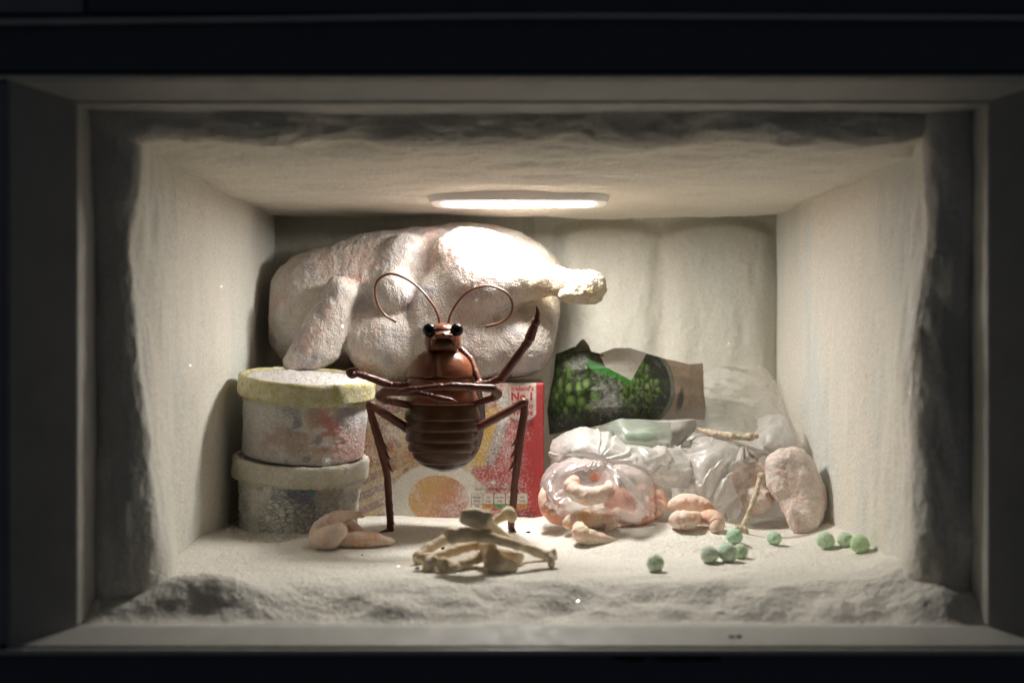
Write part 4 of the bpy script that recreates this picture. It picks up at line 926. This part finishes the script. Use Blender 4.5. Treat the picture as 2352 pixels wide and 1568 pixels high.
bone('short bone whose small knob shows behind the thick bone', [(1188, 1282, 1.125, 8), (1165, 1272, 1.13, 8), (1140, 1266, 1.135, 8)], [(1194, 1278, 1.125, 9, 10, 9, 0), (1190, 1292, 1.12, 9, 9, 9, 0)], seed=7)
bone('slim frosted bone leaning on the chicken piece', [(1747, 1096, 1.31, 7.5), (1738, 1130, 1.30, 5.8), (1722, 1172, 1.285, 6), (1706, 1212, 1.272, 7)],
     [(1749, 1091, 1.31, 9, 8, 8, 0), (1697, 1214, 1.27, 10, 9, 9, 20), (1711, 1222, 1.268, 8, 9, 8, 0)], M_bone2, 'bones by the plastic bags', seed=8)
bone('bone lying on top of the milky plastic bag', [(1606, 987, 1.41, 5), (1640, 995, 1.387, 6.5), (1680, 1002, 1.377, 7), (1715, 1006, 1.377, 6.5)], [(1722, 1003, 1.375, 11, 10, 9, 0), (1736, 1001, 1.378, 8, 7, 8, 0)], M_bone2, 'bones by the plastic bags', seed=9)

# ------------------------------------------------------------------ EDAMAME PACKET
def packet_print(px, py):
    P = np.stack([px, py, 0 * px], 1); col = np.tile([.030, .042, .024], (len(px), 1)); fr = np.full(len(px), .10)
    g = np.random.default_rng(5)
    def beans(lst, base, fade):
        nonlocal col
        for (cx, cy, rx, ry, rot, br) in lst:
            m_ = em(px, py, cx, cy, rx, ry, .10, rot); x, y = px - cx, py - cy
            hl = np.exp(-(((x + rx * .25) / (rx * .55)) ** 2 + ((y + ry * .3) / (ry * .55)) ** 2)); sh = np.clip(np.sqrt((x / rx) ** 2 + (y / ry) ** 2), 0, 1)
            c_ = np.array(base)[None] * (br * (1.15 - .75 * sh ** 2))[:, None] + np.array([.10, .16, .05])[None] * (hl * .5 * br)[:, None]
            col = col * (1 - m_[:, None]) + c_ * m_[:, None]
    lst = []
    for i in range(13):
        for j in range(8):
            x = 1274 + j * 17 + (i % 2) * 8 + g.uniform(-3, 3); y = 808 + i * 15 + g.uniform(-3, 3)
            if x > 1380 - .1 * (y - 800) + 10: continue
            lst.append((x, y, g.uniform(6.5, 9), g.uniform(10, 13), g.uniform(-25, 40), g.uniform(.22, .55)))
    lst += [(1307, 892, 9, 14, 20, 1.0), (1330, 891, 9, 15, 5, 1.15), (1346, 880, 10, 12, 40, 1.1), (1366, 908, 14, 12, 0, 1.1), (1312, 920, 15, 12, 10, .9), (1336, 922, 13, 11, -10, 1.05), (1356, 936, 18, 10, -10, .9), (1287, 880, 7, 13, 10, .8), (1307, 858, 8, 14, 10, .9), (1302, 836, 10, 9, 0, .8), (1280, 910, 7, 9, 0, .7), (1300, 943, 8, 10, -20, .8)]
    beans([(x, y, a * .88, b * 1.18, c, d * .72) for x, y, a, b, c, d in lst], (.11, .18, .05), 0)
    fr = fr - .06; fr += .34 * em(px, py, 1395, 898, 36, 44, .7) + .25 * em(px, py, 1400, 935, 60, 20, .8) + .22 * em(px, py, 1325, 838, 22, 28, .8)
    # right hand side: brown cloth, bowl, pale beans
    tan = sstep(1440, 1470, px) ; col = over(col, tan, (.33, .255, .19)); fr = fr + .12 * tan
    col = over(col, em(px, py, 1562, 920, 7, 30, .4, 12) * .85, (.06, .05, .055)); col = over(col, sstep(960, 940, np.abs(py - 990) + 900) * tan * .6, (.42, .38, .36))
    bw = em(px, py, 1478, 890, 72, 86, .03); col = over(col, bw, (.045, .055, .042)); rim = em(px, py, 1478, 890, 71, 85, .02) - em(px, py, 1475, 889, 66, 80, .03); col = over(col, np.clip(rim, 0, 1) * sstep(1490, 1540, px) * .8, (.22, .24, .20))
    lst = []
    for i in range(70):
        r_ = math.sqrt(g.uniform(0, 1)); an = g.uniform(0, 6.28); x = 1466 + 46 * r_ * math.cos(an); y = 895 + 62 * r_ * math.sin(an)
        lst.append((x, y, g.uniform(6, 8.5), g.uniform(9, 13), g.uniform(-80, 80), g.uniform(.75, 1.0) * 1.25 - .9 * max(0, (y - 880) / 80)))
    lst.sort(key=lambda b_: -b_[1]); beans([(x, y, a * .85, b * 1.15, c, d * .8) for x, y, a, b, c, d in lst], (.13, .20, .06), 0)
    # pale folded label and green leaf band
    lab = np.ones(len(px)); 
    for (x0, y0, x1, y1) in ((1377, 812, 1392, 799), (1392, 797, 1448, 797), (1448, 797, 1484, 813), (1484, 813, 1450, 874), (1450, 874, 1390, 842), (1390, 842, 1377, 812)):
        lab = lab * sstep(-.8, .8, -lineside(px, py, x0, y0, x1, y1) * -1 if False else ((x1 - x0) * (py - y0) - (y1 - y0) * (px - x0)) / math.hypot(x1 - x0, y1 - y0))
    xs = np.array([1345, 1360, 1390, 1420, 1443, 1453]); up = np.interp(px, xs, [822, 828, 842, 852, 868, 876]); lo_ = np.interp(px, xs, [832, 850, 862, 870, 880, 884])
    leaf = sstep(-1.5, 1.5, py - up) * sstep(-1.5, 1.5, lo_ - py) * (px > 1346) * (px < 1453); col = over(col, leaf, (.04, .20, .03)); col = over(col, lab, (.50, .475, .43)); fr = np.where(lab > .5, .15, fr); fr = np.where(leaf * (1 - lab) > .5, .15, fr)
    col = over(col, em(px, py, 1383, 817, 4.5, 2.2, .2, 10), (.03, .03, .035))
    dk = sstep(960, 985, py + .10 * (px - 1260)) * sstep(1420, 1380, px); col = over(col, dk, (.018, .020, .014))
    return np.column_stack([col, np.clip(fr, 0, 1)])
M_pack = m_print('printed_packet_film', frost=(.50, .485, .45), s1=140, s2=900, rough=.32, bumpd=.0005, sp=.05, soft=.20)
ek = thing('edamame_packet', 'dark printed bag of green edamame beans propped on the plastic bags', 'food packet', U(1440, 1010, 1.44))
rows = [[(1277, 812, 1.475), (1318, 797, 1.47), (1350, 806, 1.46), (1377, 812, 1.455), (1412, 799, 1.45), (1448, 798, 1.448), (1484, 812, 1.452), (1540, 827, 1.458), (1585, 836, 1.46), (1614, 834, 1.47)],
        [(1272, 855, 1.46), (1312, 848, 1.435), (1345, 846, 1.425), (1380, 846, 1.42), (1414, 842, 1.418), (1450, 842, 1.418), (1490, 850, 1.42), (1540, 862, 1.43), (1582, 868, 1.44), (1616, 872, 1.462)],
        [(1264, 900, 1.455), (1308, 898, 1.425), (1343, 896, 1.412), (1380, 894, 1.405), (1416, 892, 1.402), (1453, 892, 1.402), (1492, 896, 1.406), (1540, 902, 1.418), (1582, 905, 1.432), (1618, 908, 1.458)],
        [(1257, 942, 1.455), (1302, 944, 1.43), (1342, 940, 1.415), (1380, 936, 1.405), (1417, 934, 1.40), (1454, 935, 1.40), (1494, 938, 1.405), (1540, 940, 1.418), (1582, 942, 1.432), (1620, 945, 1.46)],
        [(1262, 998, 1.46), (1305, 990, 1.445), (1345, 984, 1.43), (1382, 976, 1.42), (1418, 962, 1.41), (1455, 962, 1.41), (1496, 964, 1.412), (1540, 964, 1.422), (1582, 962, 1.435), (1618, 963, 1.465)]]
rows = [[(x, y, 1.465 - (1.465 - t) * .6 if i and 0 < j < 9 else t) for j, (x, y, t) in enumerate(r_)] for i, r_ in enumerate(rows)]
def pk_disp(V): return 5 * crumple(V, 120, 4, 61) + 1.6 * crumple(V, 40, 4, 66)
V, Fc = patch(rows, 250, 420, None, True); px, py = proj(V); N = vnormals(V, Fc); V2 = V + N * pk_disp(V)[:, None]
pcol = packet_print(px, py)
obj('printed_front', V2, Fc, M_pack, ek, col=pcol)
rb = [[(x, y + (1.5 if i == 0 else 0), t + (.006 if i == 0 else .05)) for (x, y, t) in r_] for i, r_ in enumerate(rows)]
V, Fc = patch(rb, 60, 80, lambda v: 4 * crumple(v, 120, 4, 71), True); obj('back_film', V, Fc, m_plain('grey_film', (.20, .185, .165), .4), ek)
obj('top_flap', *patch([[(1318, 800, 1.474), (1338, 779, 1.478), (1352, 792, 1.477)], [(1310, 806, 1.472), (1335, 800, 1.474), (1358, 806, 1.472)], [(1305, 812, 1.47), (1336, 812, 1.47), (1364, 811, 1.47)]], 16, 20), m_plain('brown_film', (.11, .095, .075), .5), ek)
M_green = m_film('pale_green_film', (.50, .58, .50), .55, .9, .12, .3)
sheet('folded_bottom', [[(1385, 985, 1.42), (1420, 962, 1.405), (1450, 964, 1.40), (1500, 968, 1.402), (1545, 970, 1.41)], [(1395, 1000, 1.405), (1425, 985, 1.375), (1460, 985, 1.37), (1505, 985, 1.372), (1545, 988, 1.40)],
                        [(1410, 1015, 1.40), (1435, 1008, 1.365), (1465, 1008, 1.36), (1508, 1008, 1.362), (1542, 1010, 1.39)], [(1425, 1030, 1.40), (1445, 1028, 1.37), (1475, 1028, 1.365), (1510, 1028, 1.37), (1535, 1030, 1.39)]], 60, 90, M_green, ek, 2.5, 50, 81, 1, 20)
sheet('grey_flap', [[(1540, 972, 1.405), (1580, 966, 1.405), (1600, 964, 1.42)], [(1542, 992, 1.395), (1575, 988, 1.40), (1598, 984, 1.415)], [(1540, 1030, 1.395), (1552, 1028, 1.40), (1566, 1020, 1.41)]], 40, 40, m_plain('grey_film_flap', (.36, .34, .31), .38, bump=(160, .001)), ek, 2, 50, 85, .8, 20)
for (x, y, r_, t) in ((1478, 1000, 20, 1.385), (1512, 998, 17, 1.39), (1445, 1004, 16, 1.39)):
    V, Fc = sdf(lambda P: ell(P, *B(x, y, t, r_ * 1.1, r_ * .75, r_ * .6, 15)), U(x - 34, y + 26, t - .03), U(x + 34, y - 26, t + .03), 3)
    obj('edamame_bean', V, Fc, m_plain('pale_bean', (.34, .46, .33), .5), ek)

# ------------------------------------------------------------------ PEAS
q = NT('frosted_pea'); a = q.attr(); q.set(Roughness=.65, Subsurface_Weight=.15, Subsurface_Scale=.003, Specular_IOR_Level=.3)
m = q.rng(q.math('ADD', q.math('MULTIPLY', q.noise(210, 5, .7), .75), q.math('MULTIPLY', q.noise(900, 2), .25)), .26, .56); q.color(q.mix(q.math('MULTIPLY', m, a.outputs['Alpha']), a.outputs['Color'], (.68, .76, .65)), .22)
q.normal(q.bump(q.noise(280, 5, .7), .0016, .7)); q.sparkle(480, .06); M_pea = q.m
peas = [(1505, 1293, 20, 1.125, (.22, .42, .17), .85, 'green pea lying alone, the nearest pea to the bone pile'),
        (1629, 1273, 20.5, 1.155, (.20, .34, .16), .95, 'greyish frosted pea at the left of the pea cluster'),
        (1672, 1268, 22.5, 1.158, (.22, .42, .24), .9, 'largest blue green pea at the front of the pea cluster'),
        (1700, 1266, 17.5, 1.185, (.24, .44, .16), .8, 'pea half hidden at the back of the pea cluster'),
        (1687, 1231, 18.5, 1.245, (.16, .46, .24), .7, 'bright green pea at the foot of the leaning bone'),
        (1779, 1235, 16.5, 1.265, (.18, .46, .24), .75, 'small pea lying alone left of the big chicken piece foot'),
        (1896, 1241, 20.5, 1.225, (.22, .44, .18), .85, 'pea just right of the big chicken piece foot'),
        (1942, 1238, 17.5, 1.24, (.22, .42, .17), .85, 'middle pea of the three by the right wall'),
        (1975, 1249, 21.5, 1.205, (.24, .48, .13), .65, 'brightest green pea touching the foot of the right wall')]
for i, (x, y, r_, t, c_, al, lb) in enumerate(peas):
    # let it sit on the snow: slide along its sight line until it touches
    for _ in range(40):
        gap = U(x, y, t)[2] - r_ * t * .93 - floor_at(x, t)
        if abs(gap) < .6: break
        t = min(1.4, max(1.02, t + gap * -.00022 * -1 if False else t + gap / 2600))
    c_ = [min(.8, v * 1.45) for v in c_]; c = U(x, y, t); V, Fc = ball((0, 0, 0), r_ * t, 36); dn = V / (np.linalg.norm(V, axis=1, keepdims=True) + 1e-9)
    k = 1 + .05 * fbm(V + 99 * i, 20, 3, 800 + i) + .035 * fbm(V + 99 * i, 8, 3, 820) + .02 * np.abs(fbm(V + 99 * i, 5, 2, 840))
    dm = np.array(rng.normal(size=3)); dm[1] = -abs(dm[1]); dm /= np.linalg.norm(dm); k = k - .10 * np.exp((dn @ dm - 1) * 26)
    V = V * k[:, None] * np.array([1, 1, .97]) + c
    tag(obj('frozen_pea', V, Fc, M_pea, None, col=np.tile(list(c_) + [al], (len(V), 1))), lb, 'pea', 'peas scattered on the snow')

# ------------------------------------------------------------------ SNOW CRUMBS, DROPPINGS
def crumbs(name, spots, mat):
    parts = []
    for (p, r_) in spots:
        V, Fc = ball((0, 0, 0), r_, 6); V = V * (1 + .35 * fbm(V + rng.uniform(0, 900), max(r_, 1), 2, 900))[:, None] * np.array([1, 1, .8]); parts.append((V + p, Fc))
    return tag(obj(name, *join(parts), mat), kind='stuff')
sp = []
for i in range(420):
    x = rng.normal(590, 75); t = 1.275 + abs(rng.normal(0, .03)) * rng.choice([1, -.4]); r_ = abs(rng.normal(1.2, 1.1)) + .8
    if x < 470: continue
    if i < 90: x = rng.normal(545, 26); t = 1.30 + rng.normal(0, .012); r_ *= 1.25
    sp.append((np.array([(x - VX) * t, (t - 1) * F, floor_at(x, t) + r_ * .4]), r_))
crumbs('snow_crumbs', sp, m_frost('loose_snow', base=(.80, .77, .70), sp=.02))
M_drop = m_plain('dark_dropping', (.025, .012, .008), .6, .3, (300, .001))
def dropping(px, py, t, rx, rz, tilt, label, z=None):
    c = U(px, py, t)
    if z is None:
        for _ in range(40):
            gap = U(px, py, t)[2] - rz * .6 - floor_at(px, t)
            if abs(gap) < .4: break
            t = t + gap / 2600
        c = U(px, py, t)
    V, Fc = ball((0, 0, 0), 1, 12); V = V * np.array([rx, rz, rz]); V = V + V * .12 * fbm(V, 3, 2, 33)[:, None]; V = V @ roty(tilt).T + c
    tag(obj('dropping', V, Fc, M_drop), label, 'dropping', 'tiny dark droppings')
dropping(1213, 1222, 1.32, 7.5, 3.2, -8, "dark dropping on the snow by the cockroach's right foot")
dropping(1017, 1259, 1.17, 6, 4, -40, 'dark dropping seen between the bones of the pile')
dropping(958, 1304, 1.09, 6.5, 3, 0, 'dark dropping at the left foot of the bone pile')
dropping(832, 1274, 1.16, 2.6, 2, 0, 'tiny dark speck on the snow below the orange prawn')
dropping(1681, 1463, .945, 7, 4, 6, 'left one of two dark droppings on the white front shelf', True)
dropping(1697, 1462, .945, 6.5, 4, -6, 'right one of two dark droppings on the white front shelf', True)
